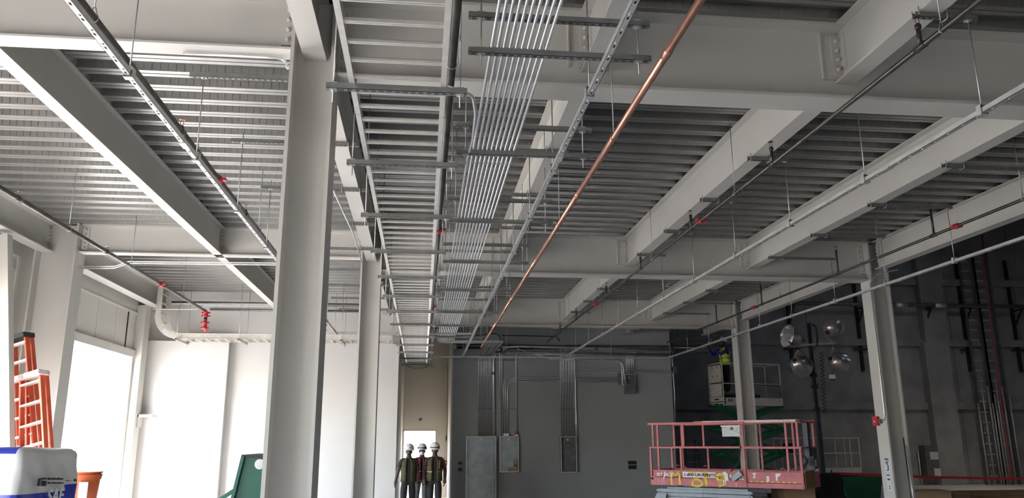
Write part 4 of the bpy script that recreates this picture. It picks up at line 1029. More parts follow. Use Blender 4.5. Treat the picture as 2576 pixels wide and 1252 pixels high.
# ---------------- concrete wall details
def cwp(x, y, d=.0): return PY(x, y, YC-d)
a = cwp(2240, 772, .55); b = cwp(2576, 790, .55)
t = thing('wall_pipe_rail', 'long dark pipe on brackets across the concrete wall', 'pipe', a)
MB().tube([(9.5, YC-.55, a.z+.1), (30.5, YC-.55, a.z+.1)], .085, 10).build('pipe', 'zinc_dark', t)
for x in (2268, 2366):
    q = cwp(x, 776, .55); MB().tube([(q.x-.25, YC-.55, a.z+.1), (q.x+.25, YC-.55, a.z+.1)], .10, 10).build('shiny_sleeve', 'alu', t)
k = 0
for x in (1985, 2158, 2325, 2424, 2550):
    q = cwp(x, 800, .1); ht = .55
    t = thing('wall_bracket', 'dark knee bracket on the concrete wall, %s from the left' % ORD[k], 'bracket', (q.x, YC-.1, a.z-2.6), 'knee brackets on the concrete wall'); k += 1
    MB().box(q.x-.05, q.x+.05, YC-.13, YC, a.z-2.6, a.z+2.2).build('upright', 'black', t)
    MB().bar((q.x, YC-.62, a.z-.05), (q.x, YC-.05, a.z-.75), .06, .06).box(q.x-.04, q.x+.04, YC-.68, YC-.02, a.z-.06, a.z+.0).build('knee', 'black', t); MB().box(q.x-.35, q.x+.35, YC-.16, YC-.10, a.z-1.75, a.z-1.68).build('cross_arm', 'black', t)
# racks of vertical tubes
k = 0
for (x0, x1) in ((2440, 2494), (2478, 2528)):
    t = thing('tube_rack', ['left upright perforated rack with shiny tubes against the concrete wall', 'right upright perforated rack with shiny tubes behind the red hose'][k], 'rack', cwp(x1, 1252, .5), 'upright racks at the concrete wall'); k += 1
    pa = cwp(x0, 580, .5); pb_ = cwp(x1, 1252, .5); cxx = (pa.x+pb_.x)/2
    for dx in (-.32, .32): MB().box(cxx+dx-.05, cxx+dx+.05, YC-.5, YC-.42, 0, 9.6).build('upright', 'zinc_dark', t)
    z_ = .3
    while z_ < 9.4:
        MB().box(cxx-.30, cxx+.02, YC-.515, YC-.48, z_, z_+.06).build('clip', 'galv', t); z_ += .42
    for j in range(4):
        MB().tube([(cxx-.42+.26*j, YC-.55, .0), (cxx-.42+.26*j, YC-.55, 3.2+.35*((j*7) % 4))], .035, 8).build('tube', 'galv', t)
MB().tube([cwp(2470, 590, .7), cwp(2480, 700, .72), cwp(2497, 850, .74), cwp(2516, 1000, .76), cwp(2535, 1130, .78), cwp(2552, 1252, .8), Vector((cwp(2556, 1252, .8).x, YC-.8, 0))], .03, 8).build('hose', 'hose_red', None, label='long red hose hanging down the concrete wall at the right edge', cat='hose')
a = cwp(2312, 1120, .3); b = cwp(2385, 1200, .3)
t = thing('switchgear', 'dark electrical switch cabinet on the concrete wall', 'electrical panel', ((a.x+b.x)/2, YC-.2, b.z))
MB().box(a.x+.15, b.x-.25, YC-.40, YC-.40+.36, b.z, a.z).build('cabinet', 'zinc_dark', t); MB().box(a.x+.35, a.x+.70, YC-.405, YC-.40, a.z-.55, a.z-.25).build('label_plate', 'panel_paint', t); MB().box(a.x+.45, a.x+.72, YC-.405, YC-.40, b.z+.05, b.z+.35).build('label_plate', 'panel_paint', t)
MB().box(b.x-.25, b.x, YC-.3, YC-.04, a.z-.75, a.z-.05).build('side_box', 'zinc_dark', t); MB().tube([(a.x+.05, YC-.1, b.z-.5), (a.x+.05, YC-.1, a.z-.2)], .03, 8).build('feed_pipe', 'galv', t)
# danger tape between the light tower and the right
p0 = PY(2092, 1190, 20.0); p1 = PY(2740, 1203, 22.0)
tpb = MB()
for j in range(12):
    q0, q1 = j/12, (j+1)/12; s0 = -.05*math.sin(PI*q0); s1 = -.05*math.sin(PI*q1)
    tpb.bar(p0.lerp(p1, q0)+Z_*s0, p0.lerp(p1, q1)+Z_*s1, .004, .07)
t = tpb.build('danger_tape', 'red', None, label='red danger tape stretched across the dark hall', cat='tape')
for j, p in enumerate((p0, p1)):
    s = thing('tape_stand', ['slim stand holding the tape by the light tower', 'slim stand holding the tape out at the right'][j], 'stand', (p.x, p.y, 0), 'tape stands')
    MB().lathe([(.16, 0), (.16, .03), (.03, .05)], (p.x, p.y, 0), Z_, 14).build('foot', 'rubber', s); MB().tube([(p.x, p.y, .03), (p.x, p.y, p.z+.08)], .018, 8).build('pole', 'black', s)
# green bin and cartons in the hall
b = PY(2150, 1196, 23.0)
t = thing('green_bin', 'dark green bin behind the red lift under the tape', 'bin', (b.x, 23, 0))
MB().prism([(-.50, .12), (.50, .12), (.62, b.z), (-.62, b.z)], (b.x, 22.6, 0), X_, Z_, Y_*.8).build('body', 'lift_green', t); MB().box(b.x-.64, b.x+.64, 22.57, 23.43, b.z-.06, b.z).build('lip', 'lift_green', t)
for sx in (-.4, .4): MB().lathe([(.03, 0), (.08, 0), (.08, .05), (.03, .05)], (b.x+sx, 22.7, .08), X_, 10).build('caster', 'rubber', t)
for k, (x0, x1, yt, Yd, lb) in enumerate(((2300, 2392, 1236, 17.0, 'large brown cardboard box at the bottom beside the right column'), (2402, 2440, 1243, 17.9, 'dim brown cardboard box right of the large one'), (1972, 2050, 1228, 17.9, 'brown cardboard box under the red lift extension'))):
    a = PY(x0, yt, Yd); b = PY(x1, yt, Yd)
    t = thing('carton', lb, 'box', ((a.x+b.x)/2, Yd, 0), 'cardboard boxes on the hall floor')
    MB().box(a.x, b.x, Yd, Yd+.7, 0, a.z).build('body', 'cardboard', t)
    MB().obox(((a.x+b.x)/2, Yd+.12, a.z+.012), X_*((b.x-a.x)/2), Vector((0, .17, .01)), Z_*.004).obox(((a.x+b.x)/2, Yd+.56, a.z+.012), X_*((b.x-a.x)/2), Vector((0, .17, -.01)), Z_*.004).build('flap', 'cardboard', t)
a = PY(2410, 1240, 19.0); b = PY(2660, 1243, 19.0)
t = thing('lumber_stack', 'low dark lumber stack at the bottom right corner', 'lumber', ((a.x+b.x)/2, 19.5, 0))
for j in range(6):
    for q in range(4): MB().box(a.x+.03*((j*q) % 3), b.x, 19.0+.25*q, 19.235+.25*q, a.z*j/6+.006, a.z*(j+1)/6).build('board', 'plywood', t)
# step ladder far behind the red lift rails
a = PY(1742, 1108, 27.0)
t = thing('step_ladder', 'dim aluminium step ladder seen through the red rails', 'ladder', (a.x, 27, 0), 'step ladders')
for sx in (-1, 1):
    MB().bar((a.x+sx*.30, 26.75, 0), (a.x+sx*.18, 27.2, a.z), .03, .07, (0, 1, 0)).build('rail', 'galv_dark', t); MB().bar((a.x+sx*.28, 27.9, 0), (a.x+sx*.18, 27.28, a.z), .03, .05, (0, 1, 0)).build('rear_leg', 'galv_dark', t)
n = 6
for j in range(n): q = (j+.6)/n; MB().box(a.x-.30+.12*q, a.x+.30-.12*q, 26.75+.45*q-.04, 26.75+.45*q+.04, a.z*q-.015, a.z*q+.015).build('tread', 'galv', t)
MB().box(a.x-.2, a.x+.2, 27.15, 27.35, a.z, a.z+.05).build('cap', 'galv_dark', t)

# ================================================================== LEFT FOREGROUND
def ladder(name_label, pt, pbx, w, n, lean_back, label_logo, capmat, mt='ladder_orange', rear=True):
    """fibreglass step ladder folded and leaned; pt = top centre, lower end reaches the floor at pbx"""
    top = Vector(pt); bot = Vector((pbx[0], pbx[1], 0)); t = thing('step_ladder', name_label, 'ladder', bot, 'step ladders')
    ax = (top-bot); L = ax.length; ax.normalize(); side = Vector((.93, -.36, 0)); side = (side-ax*side.dot(ax)).normalized(); nrm = side.cross(ax)
    if nrm.y > 0: nrm = -nrm
    for sg in (-1, 1):
        b0 = bot+side*sg*(w/2+.07)+ax*.0; b1 = top+side*sg*(w/2-.02)
        MB().bar(b0, b1, .03, .085, nrm).build('rail', mt, t)
        MB().bar(b0-nrm*.13, b1-nrm*.10, .028, .06, nrm).build('rear_rail', mt, t)
        MB().box(b0.x-.04, b0.x+.04, b0.y-.05, b0.y+.05, 0, .04).build('foot', 'rubber', t)
    for j in range(n):
        q = (j+.7)/n; c = bot.lerp(top, q); hw = (w/2+.07)*(1-q)+(w/2-.02)*q
        MB().obox(c, side*hw, nrm*.045, ax*.014).build('step', 'alu', t)
    MB().obox(top+ax*.02, side*(w/2+.03), nrm*.11, ax*.035).build('top_cap', capmat, t)
    q = .50 if label_logo == 'oval' else .56
    lc = bot.lerp(top, q)+side*-(w/2+.03)+nrm*.047
    if label_logo == 'oval':
        m = MB().use('white_paint').lathe([(.045, 0), (.045, .002)], lc, nrm, 14); m.use('bag_blue').lathe([(.028, .002), (.028, .003)], lc, nrm, 12)
        m.build('logo', None, t)
    else:
        m = MB().use('white_paint').obox(lc, side*.032, nrm*.001, ax*.26); m.use('print_dark'); 
        put_text(m, 'LOUISVILLE', .045, lc+nrm*.002-ax*.24+side*.016, ax, -side, .002, 0, .48); m.build('logo', None, t)
    return t
t1 = PY(46, 852, 13.25); t2 = PY(80, 948, 13.0)
ladder('tall orange step ladder with black cap leaning behind the shorter one', t1, (PY(110, 1125, 13.2).x+.10, 13.05), .36, 12, 0, 'oval', 'black')
ladder('shorter orange step ladder with grey cap in front of the deep column', t2, (PY(118, 1125, 12.7).x+.10, 12.65), .40, 9, 0, 'strip', 'worn_white')
# bagged material on a pallet: near corner towards the camera, printed side in shade
c0 = PY(52, 1180, 5.6); c1 = PY(206, 1180, 6.2)
topz = PY(120, 1127, 5.9).z
rzb, Lb = basis(c0, c1); Wb = 1.0
bag = thing('bag_bale', 'shrink-wrapped white and blue bag bale at the lower left corner', 'bag', (c0.x, c0.y, 0), None, rzb)
def soft_box(x0, x1, y0, y1, z0_, z1_, seed, rnd=.10, amp=.010, cuts=19):
    """rounded bulging bag"""
    bm = bmesh.new(); bmesh.ops.create_cube(bm, size=2.0); bmesh.ops.subdivide_edges(bm, edges=bm.edges[:], cuts=cuts, use_grid_fill=True)
    rs = random.Random(seed); ph = [rs.uniform(0, 6) for _ in range(6)]
    hx, hy, hz = (x1-x0)/2, (y1-y0)/2, (z1_-z0_)/2; c = Vector(((x0+x1)/2, (y0+y1)/2, (z0_+z1_)/2)); vs = []
    for v in bm.verts:
        p = Vector((v.co.x*hx, v.co.y*hy, v.co.z*hz)); q = Vector((max(-hx+rnd, min(hx-rnd, p.x)), max(-hy+rnd, min(hy-rnd, p.y)), max(-hz+rnd, min(hz-rnd, p.z))))
        d = p-q; p = q + (d.normalized()*min(d.length, rnd) if d.length > 1e-6 else d)
        n_ = Vector((p.x/hx, p.y/hy, 0))
        bulge = .022*(1-(p.z/hz)**2) if hz > .2 else .01
        w = amp*(math.sin(11*p.x+ph[0])*math.sin(9*p.z+ph[1])+.6*math.sin(17*p.y+5*p.z+ph[2])) + .004*math.sin(40*p.x+23*p.z+ph[3])*math.sin(31*p.y+ph[4])
        vs.append(c+p+n_*(bulge+w)+Vector((0, 0, .010*math.sin(9*p.x+4*p.y+ph[5]) if p.z > hz*.8 else 0)))
    bm.verts.index_update(); fs = [tuple(v.index for v in f.verts) for f in bm.faces]; bm.free(); return vs, fs
for k in range(3): MB().box(.02, Lb-.02, .05+.40*k, .15+.40*k, 0, .09).build('pallet_runner', 'plywood', bag, True)
for k in range(5): MB().box(.01+.125*k, .10+.125*k, .02, Wb-.02, .09, .115).build('pallet_board', 'plywood', bag, True)
zlim = PY(120, 1233, 5.9).z
for k, (z0_, z1_) in enumerate(((.105, .50), (.49, .95), (.94, topz))):
    vs, fs = soft_box(0.015, Lb-.015, .015, Wb, z0_, z1_, k+3, .055)
    m = MB().use('bag_white').use('bag_blue').add(vs, fs)
    o = m.build('bag_layer', None, bag, True)
    for p_ in o.data.polygons:
        cc_ = p_.center; blue = cc_.z < zlim-.012+.05*cc_.x if k == 2 else k == 0
        if k == 2 and cc_.z > topz-.03 and cc_.y > .08 and cc_.x < .25: blue = True
        p_.material_index = 1 if blue else 0
# printing on the shaded side
def bl(x, y):
    d = ray(x, y); n_ = Vector((math.sin(rzb), -math.cos(rzb), 0)); p = CAMP+d*((Vector((c0.x, c0.y, H))-CAMP).dot(n_)/d.dot(n_)); q = p-Vector((c0.x, c0.y, 0))
    return q.x*math.cos(rzb)+q.y*math.sin(rzb), q.z
pm = MB(); yf = -.032
def pbox(x0, y0, x1, y1):
    a_, za_ = bl(x0, y1); b_, zb_2 = bl(x1, y0); pm.box(a_, b_, yf, yf+.012, za_, zb_2)
pbox(86, 1203, 92, 1222); pbox(94, 1201, 107, 1206); pbox(95, 1208, 99, 1222); pbox(101, 1209, 107, 1222)
for (x0, y0, x1, y1) in ((112, 1201, 150, 1206), (112, 1212, 150, 1216), (159, 1207, 170, 1209), (178, 1204, 183, 1210)):
    n = max(2, int((x1-x0)/4))
    for j in range(n): pbox(x0+(x1-x0)*j/n, y0+(1 if j % 3 else 0), x0+(x1-x0)*(j+.75)/n, y1)
pm.build('small_print', 'print_dark', bag, True, kind='stuff')
xa_, za_ = bl(106, 1266); xb_, zb_2 = bl(150, 1240)
put_text(MB(), 'SAF', .13, (xa_, yf+.0, za_), X_, Z_, .003, .1, xb_-xa_).build('large_print', 'sign_white', bag, True)
# orange tub behind the bale
a = PY(206, 1187, 9.0); b = PY(243, 1187, 9.0)
t = thing('orange_bucket', 'orange plastic bucket behind the bag bale', 'bucket', (b.x-.15, 9.15, 0))
cxb = b.x-.165
MB().box(cxb-.3, cxb+.3, 8.9, 9.4, a.z-.70, a.z-.66).box(cxb-.28, cxb-.22, 8.92, 9.38, 0, a.z-.70).box(cxb+.22, cxb+.28, 8.92, 9.38, 0, a.z-.70).build('crate_stand', 'plywood', t)
MB().lathe([(.125, 0), (.15, .30), (.150, .34), (.165, .345), (.165, .36)], (cxb, 9.15, a.z-.36), Z_, 20).build('pail', 'bucket_orange', t)
MB().lathe([(.1560, .28), (.1665, .335)], (cxb, 9.15, a.z-.36), Z_, 20, False).build('rim_band', 'bucket_orange', t)
MB().box(cxb+.01, cxb+.10, 8.985, 9.0, a.z-.26, a.z-.10).build('label', 'sign_white', t)
MB().tube([(cxb+.165, 9.1, a.z-.03), (cxb+.20, 9.1, a.z-.02)], .004, 5).build('handle_wire', 'iron', t)
# green tilt hopper behind the big column
YH = 11.0
m = MB(); P = [PY(x, y, YH) for (x, y) in ((612, 1147), (700, 1143), (760, 1143), (760, 1252), (586, 1252))]
poly = [(p.x, p.z) for p in P]
sl_ = (P[0].x-P[4].x)/(P[0].z-P[4].z); zl = .55; poly[3] = (P[2].x, zl); poly[4] = (P[4].x-(P[4].z-zl)*sl_, zl)
hop = thing('tilt_hopper', 'dark green steel tilt hopper behind the big front column', 'hopper', (P[1].x, YH+.5, 0))
m.prism(poly, (0, YH, 0), X_, Z_, Y_*.03).build('side_plate', 'hopper_green', hop); MB().prism(poly, (0, YH+1.1, 0), X_, Z_, Y_*.03).build('side_plate', 'hopper_green', hop)
ev = Vector((P[0].x-P[4].x, 0, P[0].z-P[4].z)).normalized()
MB().bar(Vector((poly[4][0], YH+.56, zl)), Vector((P[0].x, YH+.56, P[0].z)), 1.20, .04, (1, 0, 0)).build('front_plate', 'hopper_green', hop)
MB().box(P[0].x-.02, P[2].x, YH-.02, YH+1.15, P[0].z-.02, P[0].z+.02).build('rim', 'black', hop)
a = PY(560, 1252, YH+.2); b = PY(592, 1231, YH+.2)
MB().bar(a+(a-b)*1.5, b, .05, .05).build('tow_arm', 'hopper_green', hop)
p = PY(654, 1167, YH-.02); MB().lathe([(.07, 0), (.065, .012)], p, (0, -1, 0), 14).build('sticker', 'galv', hop)
MB().box(poly[4][0]+.1, P[2].x-.02, YH+.1, YH+1.0, .20, zl).build('underframe', 'hopper_green', hop)
for xx in (poly[4][0]+.25, P[2].x-.2):
    for yy in (YH+.05, YH+.98): MB().lathe([(.04, 0), (.10, 0), (.10, .05), (.04, .05)], (xx, yy, .10), Y_, 12).build('caster', 'rubber', hop)

# ================================================================== PEOPLE
def skin_mesh(verts, edges, radii, root=0, sub=2):
    me = bpy.data.meshes.new('skin_tmp'); me.from_pydata([tuple(v) for v in verts], edges, [])
    o = bpy.data.objects.new('skin_tmp', me); COL.objects.link(o)
    md = o.modifiers.new('s', 'SKIN'); md.use_smooth_shade = True; md.branch_smoothing = 0.6
    o.modifiers.new('u', 'SUBSURF').levels = sub
    for i, r in enumerate(radii):
        sv = me.skin_vertices[0].data[i]; sv.radius = r if isinstance(r, tuple) else (r, r); sv.use_root = (i == root)
    dg = bpy.context.evaluated_depsgraph_get(); m2 = bpy.data.meshes.new_from_object(o.evaluated_get(dg))
    vs = [v.co.copy() for v in m2.vertices]; fs = [tuple(p.vertices) for p in m2.polygons]
    bpy.data.objects.remove(o); bpy.data.meshes.remove(me); bpy.data.meshes.remove(m2)
    return vs, fs
def hand_parts(mb, wrist, dirn, palm_n, thumb_side, mt):
    """palm and five fingers, slightly curled towards palm_n"""
    d = Vector(dirn).normalized(); n = Vector(palm_n); n = (n-d*n.dot(d)).normalized(); s = Vector(thumb_side); s = (s-d*s.dot(d)-n*s.dot(n)).normalized()
    mb.use(mt); w = Vector(wrist)
    vs, fs = skin_mesh([w-d*.05, w+d*.03, w+d*.085], [(0, 1), (1, 2)], [(.034, .034), (.044, .030), (.046, .024)], 0, 1); mb.add(vs, fs)
    for k, (off, L) in enumerate(((.030, .070), (.011, .080), (-.010, .074), (-.029, .058))):
        a = w+d*.075+s*off; b = a+d*L*.44+n*.004; c = b+d*L*.32+n*.010; e = c+d*L*.22+n*.012
        vs, fs = skin_mesh([a, b, c, e], [(0, 1), (1, 2), (2, 3)], [.012, .0115, .0105, .009], 0, 1); mb.add(vs, fs)
    a = w+d*.025+s*.026; b = a+d*.022+s*.024+n*.008; c = b+d*.034+s*.010+n*.010
    vs, fs = skin_mesh([a, b, c], [(0, 1), (1, 2)], [.014, .0125, .010], 0, 1); mb.add(vs, fs)
def head_parts(mb, c, yaw, tilt=0.0, mt='skin', mask=False):
    """head facing -Y before yaw; c = centre"""
    Rm = Matrix.Rotation(yaw, 3, 'Z') @ Matrix.Rotation(tilt, 3, 'X'); c = Vector(c); vs = []; fs = []; n, m = 16, 12
    for j in range(m+1):
        th = PI*j/m
        for i in range(n):
            ph = 2*PI*i/n; x = .076*math.sin(th)*math.cos(ph); y = .096*math.sin(th)*math.sin(ph); z = .118*math.cos(th)
            if z < 0: k = 1+z*1.9; x *= max(.74, k); y = y*max(.7, 1+z*.9) - .012*min(1, -z/.08)
            if y < -.05 and abs(x) < .02 and -.045 < z < .03: y -= .022*(1-abs(x)/.02)*(1 if z < 0 else .6)
            vs.append(c+Rm@Vector((x, y, z)))
    for j in range(m):
        for i in range(n): fs.append((j*n+i, (j+1)*n+i, (j+1)*n+(i+1) % n, j*n+(i+1) % n))
    mb.use(mt).add(vs, fs)
    for sg in (-1, 1):
        mb.lathe([(.008, -.010), (.026, -.004), (.030, .004), (.012, .012)], c+Rm@Vector((sg*.074, .01, -.005)), Rm@Vector((sg, 0, 0)), 10)
        mb.use('black').lathe([(.010, -.004), (.008, .004)], c+Rm@Vector((sg*.030, -.086, .012)), Rm@Vector((0, -1, 0)), 8).use(mt)
    mb.use('black').obox(c+Rm@Vector((0, -.083, -.062)), Rm@Vector((.022, 0, 0)), Rm@Vector((0, .004, 0)), Rm@Vector((0, 0, .004))).use(mt)
    return Rm
def helmet(parent, c, Rm, full_brim=False, stripe=False):
    c = Vector(c); up = Rm@Z_; prof = [(.118, 0), (.120, .02), (.114, .07), (.092, .115), (.055, .142), (.015, .150)]
    m = MB().lathe(prof, c+Rm@Vector((0, .005, .045)), up, 18)
    R2 = .165 if full_brim else .125
    m.lathe([(.112, -.004), (R2, -.012), (R2, -.006), (.112, .006)], c+Rm@Vector((0, .005, .045)), up, 20)
    if not full_brim:
        m.prism([(-.095, -.10), (-.06, -.165), (0, -.18), (.06, -.165), (.095, -.10)], c+Rm@Vector((0, .0, .036)), Rm@X_, Rm@Y_, up*.010)
    h = m.build('hard_hat', 'helmet_white', parent, True)
    MB().obox(c+Rm@Vector((0, .005, .175)), Rm@Vector((.012, 0, 0)), Rm@Vector((0, .09, 0)), up*.016).build('hat_ridge', 'helmet_white', h, True)
    if stripe:
        MB().lathe([(.1215, .026), (.119, .052)], c+Rm@Vector((0, .005, .045)), up, 18, False).build('hat_band', 'black', h, True)
    else:
        MB().lathe([(.016, 0), (.014, .006)], c+Rm@Vector((.04, -.108, .10)), Rm@Vector((.2, -1, .1)), 8).build('hat_sticker', 'print_dark', h, True)
    return h
def person(label, loc, hgt, J, mats, sleeve_z, vestmat, vest='open', headyaw=0.0, headtilt=0.0, mask=False, brim=False, stripe=False, hands=True, facing=0.0, bands=.02):
    """J: local joints (x right in picture, y away, z up) for a 1.72 m frame scaled to hgt; facing rotates the figure"""
    t = thing('person', label, 'person', loc, None, facing)
    k = hgt/1.72
    S = lambda p: Vector(p)*k
    names = ['pelvis', 'waist', 'chest', 'neckb', 'neck', 'shl', 'ell', 'wrl', 'shr', 'elr', 'wrr', 'hipl', 'knl', 'anl', 'tol', 'hipr', 'knr', 'anr', 'tor']
    V = [S(J[n]) for n in names]; ix = {n: i for i, n in enumerate(names)}
    E_ = [('pelvis', 'waist'), ('waist', 'chest'), ('chest', 'neckb'), ('neckb', 'neck'), ('neckb', 'shl'), ('shl', 'ell'), ('ell', 'wrl'), ('neckb', 'shr'), ('shr', 'elr'), ('elr', 'wrr'), ('pelvis', 'hipl'), ('hipl', 'knl'), ('knl', 'anl'), ('anl', 'tol'), ('pelvis', 'hipr'), ('hipr', 'knr'), ('knr', 'anr'), ('anr', 'tor')]
    Rr = {'pelvis': (.155, .115), 'waist': (.155, .11), 'chest': (.175, .12), 'neckb': (.10, .085), 'neck': .056, 'shl': .068, 'ell': .048, 'wrl': .034, 'shr': .068, 'elr': .048, 'wrr': .034, 'hipl': .112, 'knl': .086, 'anl': .068, 'tol': .044, 'hipr': .112, 'knr': .086, 'anr': .068, 'tor': .044}
    rad = [tuple(q*k for q in Rr[n]) if isinstance(Rr[n], tuple) else Rr[n]*k for n in names]
    V.append(V[ix['neck']]+Vector((0, -.005*k, .10*k))); rad.append(.056*k)
    vs, fs = skin_mesh(V, [(ix[a], ix[b]) for a, b in E_]+[(ix['neck'], len(V)-1)], rad, 0, 2)
    mb = MB(); mb.use(mats['shirt']).use(mats['trousers']).use('skin').use('black')
    hipz = J['pelvis'][2]*k
    b0 = len(mb.v); mb.v += vs
    el = {s: V[ix['el'+s]] for s in 'lr'}; wr = {s: V[ix['wr'+s]] for s in 'lr'}; sh = {s: V[ix['sh'+s]] for s in 'lr'}
    for f in fs:
        c = sum((vs[i] for i in f), Vector())/len(f)
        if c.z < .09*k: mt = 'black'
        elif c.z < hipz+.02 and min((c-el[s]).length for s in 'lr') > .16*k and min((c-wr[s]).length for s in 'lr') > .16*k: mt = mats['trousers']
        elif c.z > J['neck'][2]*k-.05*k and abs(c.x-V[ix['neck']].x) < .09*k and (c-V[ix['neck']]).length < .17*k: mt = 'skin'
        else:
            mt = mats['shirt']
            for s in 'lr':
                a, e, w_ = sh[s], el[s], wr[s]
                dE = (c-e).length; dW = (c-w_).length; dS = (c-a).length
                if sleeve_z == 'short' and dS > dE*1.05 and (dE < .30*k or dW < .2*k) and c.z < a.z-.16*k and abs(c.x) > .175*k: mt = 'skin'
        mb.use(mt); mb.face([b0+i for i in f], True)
    hc = V[ix['neck']]+Vector((0, -.015*k, .115*k))
    Rm = head_parts(mb, hc, headyaw, headtilt)
    if hands:
        for s, sg in (('l', -1), ('r', 1)):
            d = (V[ix['wr'+s]]-V[ix['el'+s]]).normalized()
            hand_parts(mb, V[ix['wr'+s]]+d*.01, d, Vector((-sg, .0, 0)) if abs(d.z) > .6 else Vector((0, 0, -1)), (0, -1, 0) if abs(d.z) > .6 else (0, 0, 1), 'skin')
    body = mb.build('body', None, t, True)
    helmet(t, hc, Rm, brim, stripe)
    if mask:
        m = MB().lathe([(.052, 0), (.050, .018), (.034, .040), (.012, .048)], hc+Rm@Vector((0, -.072, -.045)), Rm@Vector((0, -1, -.15)), 14); m.build('dust_mask', 'sign_white', t, True)
        MB().obox(hc+Rm@Vector((0, -.094, .016)), Rm@Vector((.062, 0, 0)), Rm@Vector((0, .008, 0)), Rm@Vector((0, 0, .017))).build('safety_glasses', 'black', t, True)
    # vest shell
    n = 30; rows = [(J['pelvis'][2]-.05, .198, .152), (J['pelvis'][2]+.06, .192, .148), (J['waist'][2], .188, .146), (J['chest'][2]-.02, .205, .152), (J['chest'][2]+.09, .200, .140), (J['neckb'][2]-.02, .165, .115), (J['neckb'][2]+.045, .105, .088)]
    vv = []; ff = []; gap = .30 if vest == 'open' else (.10 if vest == 'zip' else 0.0)
    cxs = [J['pelvis'], J['pelvis'], J['waist'], J['chest'], J['chest'], J['neckb'], J['neckb']]
    for j, (z, rx, ry) in enumerate(rows):
        for i in range(n+1):
            a0 = -PI/2+gap; a = a0+(2*PI-2*gap)*i/n
            rxx = rx; 
            vv.append(Vector((cxs[j][0]+rxx*math.cos(a), cxs[j][1]+ry*math.sin(a), z))*k)
    def skip(i, j):
        a = (-PI/2+gap+(2*PI-2*gap)*(i+.5)/n) % (2*PI)
        sidew = min(abs(a-0), abs(a-2*PI), abs(a-PI))
        return j >= 3 and j < 5 and sidew < .42
    for j in range(len(rows)-1):
        for i in range(n):
            if skip(i, j): continue
            ff.append((j*(n+1)+i, j*(n+1)+i+1, (j+1)*(n+1)+i+1, (j+1)*(n+1)+i))
    m = MB().use(vestmat); m.add(vv, ff)
    vo = m.build('vest', None, t, True); sd = vo.modifiers.new('thick', 'SOLIDIFY'); sd.thickness = .012
    def band(zc_, hh, mt_, name):
        v2 = []; f2 = []
        for q in (zc_-hh/2, zc_+hh/2):
            jj = max(j for j in range(len(rows)-1) if rows[j][0] <= q or j == 0); u_ = (q-rows[jj][0])/(rows[jj+1][0]-rows[jj][0])
            rx = rows[jj][1]*(1-u_)+rows[jj+1][1]*u_+.008; ry = rows[jj][2]*(1-u_)+rows[jj+1][2]*u_+.008; cx_ = cxs[jj][0]*(1-u_)+cxs[jj+1][0]*u_; cy_ = cxs[jj][1]*(1-u_)+cxs[jj+1][1]*u_
            for i in range(n+1):
                a = -PI/2+gap+(2*PI-2*gap)*i/n; v2.append(Vector((cx_+rx*math.cos(a), cy_+ry*math.sin(a), q))*k)
        for i in range(n): f2.append((i, i+1, n+2+i, n+1+i))
        MB().use(mt_).add(v2, f2).build(name, None, vo, True)
    if bands: band(J['waist'][2]+.03, bands, 'reflective', 'reflective_band')
    return t, vo, J, k
def stand(dx=0, lean=0, la=None, ra=None, legs=((-.10, 0), (.10, 0))):
    J = {'pelvis': (dx, 0, .93), 'waist': (dx+lean*.3, 0, 1.07), 'chest': (dx+lean*.6, 0, 1.24), 'neckb': (dx+lean, 0, 1.405), 'neck': (dx+lean, -.01, 1.49),
         'shl': (dx+lean-.185, 0, 1.39), 'ell': (dx-.245, .02, 1.12), 'wrl': (dx-.245, -.06, .89), 'shr': (dx+lean+.185, 0, 1.39), 'elr': (dx+.245, .02, 1.12), 'wrr': (dx+.245, -.06, .89),
         'hipl': (dx-.095, 0, .88), 'knl': (dx+legs[0][0], legs[0][1]-.03, .49), 'anl': (dx+legs[0][0]*1.05, legs[0][1]*1.6, .09), 'tol': (dx+legs[0][0]*1.15, legs[0][1]*1.6-.15, .045),
         'hipr': (dx+.095, 0, .88), 'knr': (dx+legs[1][0], legs[1][1]-.03, .49), 'anr': (dx+legs[1][0]*1.05, legs[1][1]*1.6, .09), 'tor': (dx+legs[1][0]*1.15, legs[1][1]*1.6-.15, .045)}
    if la: J['ell'], J['wrl'] = la
    if ra: J['elr'], J['wrr'] = ra
    return J
YP = 19.9
xl, xm, xr_ = PY(1028, 1180, YP).x, PY(1061, 1180, YP+.9).x, PY(1093, 1180, YP).x
k_ = .985
person('man in a yellow-green vest and wide-brim white hard hat, left of the three walking', (xl, YP, 0), 1.66, stand(0, 0, la=((-.27, .05, 1.12), (-.315, .0, .90)), ra=((.225, .06, 1.13), (.235, -.02, .90)), legs=((-.11, -.10), (.10, .08))), {'shirt': 'shirt_black', 'trousers': 'trouser_black'}, 'short', 'hivis_backlit', 'open', brim=True, bands=0)
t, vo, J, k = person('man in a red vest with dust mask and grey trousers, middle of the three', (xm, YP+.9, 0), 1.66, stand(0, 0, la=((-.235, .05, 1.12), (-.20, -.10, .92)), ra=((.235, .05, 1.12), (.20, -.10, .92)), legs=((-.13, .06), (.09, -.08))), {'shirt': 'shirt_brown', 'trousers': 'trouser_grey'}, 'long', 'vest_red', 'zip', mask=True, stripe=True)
for q in (1.10, 1.19, .98): MB().box(.05*k, .13*k, -.175*k, -.165*k, (q-.02)*k, (q+.025)*k).build('reflective_patch', 'reflective', vo, True)
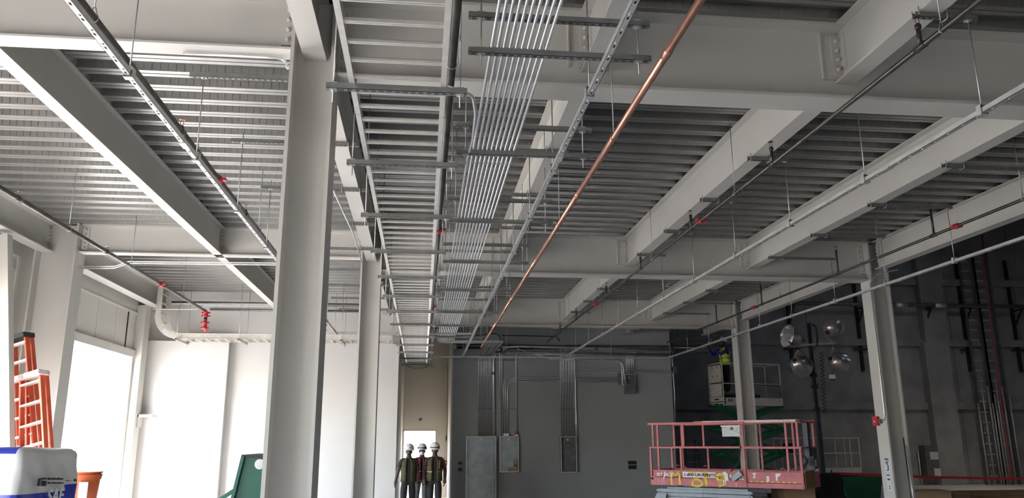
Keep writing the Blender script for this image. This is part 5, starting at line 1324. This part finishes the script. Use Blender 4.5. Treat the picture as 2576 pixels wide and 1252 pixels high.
t, vo, J, k = person('man in a yellow vest with orange stripes over dark shirt, right of the three', (xr_, YP, 0), 1.69, stand(0, 0, la=((-.245, .05, 1.13), (-.24, -.06, .90)), ra=((.262, .05, 1.13), (.25, -.06, .90)), legs=((-.10, .03), (.10, -.05))), {'shirt': 'shirt_brown', 'trousers': 'trouser_black'}, 'long', 'hivis_backlit', 'open', stripe=True, headtilt=.12)
for sx in (-.115, .115): MB().obox(Vector((sx, -.150, 1.27))*k, Vector((.013, 0, 0)), Vector((0, .003, 0)), Vector((sx*.10, .02, .10))).build('orange_stripe', 'orange_tape', vo, True)
# worker on the cream lift, reaching up to the left
wx_ = PY(1829, 960, 24.55)
wl = Vector((wx_.x, 24.62, zD+.42))
cr_ = thing('tool_crate', 'dark tool crate under the feet of the worker on the cream lift', 'crate', (wl.x, wl.y, zD+.04))
MB().box(wl.x-.24, wl.x+.24, wl.y-.22, wl.y+.22, zD+.04, zD+.36).build('body', 'black', cr_); MB().box(wl.x-.25, wl.x+.25, wl.y-.23, wl.y+.23, zD+.36, zD+.42).build('lid', 'zinc_dark', cr_)
Jw = stand(0, 0)
Jw.update({'ell': (-.22, -.30, 1.22), 'wrl': (-.12, -.50, 1.40), 'elr': (.20, -.32, 1.20), 'wrr': (.10, -.50, 1.36)})
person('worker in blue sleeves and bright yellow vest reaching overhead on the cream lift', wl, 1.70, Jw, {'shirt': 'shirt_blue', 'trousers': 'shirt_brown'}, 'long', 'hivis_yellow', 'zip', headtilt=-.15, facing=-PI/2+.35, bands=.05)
# conduit stub the worker holds, tangle of pipes in the dark above the lift
cp = wl + Vector((-.50, -.16, 1.42))
MB().tube(fillet([cp+Vector((-1.2, .1, .0)), cp+Vector((-.2, 0, -.02)), cp+Vector((.05, 0, .28))], .2, 6), .016, 8).build('conduit', 'emt', None, label='bent conduit held by the worker', cat='conduit')
k = 0
for (a, b, r) in (((1660, 854), (1835, 842), .02), ((1660, 869.5), (1800, 862), .02), ((1660, 885), (1840, 880), .05), ((1640, 880), (1838, 890), .02), ((1790, 838), (1812, 862), .012), ((1816, 828), (1806, 862), .012)):
    q0, q1 = PY(a[0], a[1], 25.3), PY(b[0], b[1], 25.3)
    MB().tube([q0, q1], r, 8).build('hall_pipe', 'galv_dark', None, label=['highest', 'second highest', 'thick', 'lowest', 'left slanting', 'right slanting'][k]+' dim pipe in the dark gap beside the worker', cat='pipe', group='dim pipes beside the worker'); k += 1
# outside the corridor door: picket fence and pale wall, far away in the glare
t = thing('picket_fence', 'pale picket fence outside the corridor doorway', 'fence', (0, 34, -.16))
for j in range(14): MB().box(-1.6+.25*j, -1.53+.25*j, 34, 34.05, -.16, 2.0).build('picket', 'white_paint', t)
MB().box(-1.7, 2.0, 34.05, 34.1, .3, .4).box(-1.7, 2.0, 34.05, 34.1, 1.6, 1.7).build('fence_rail', 'white_paint', t)
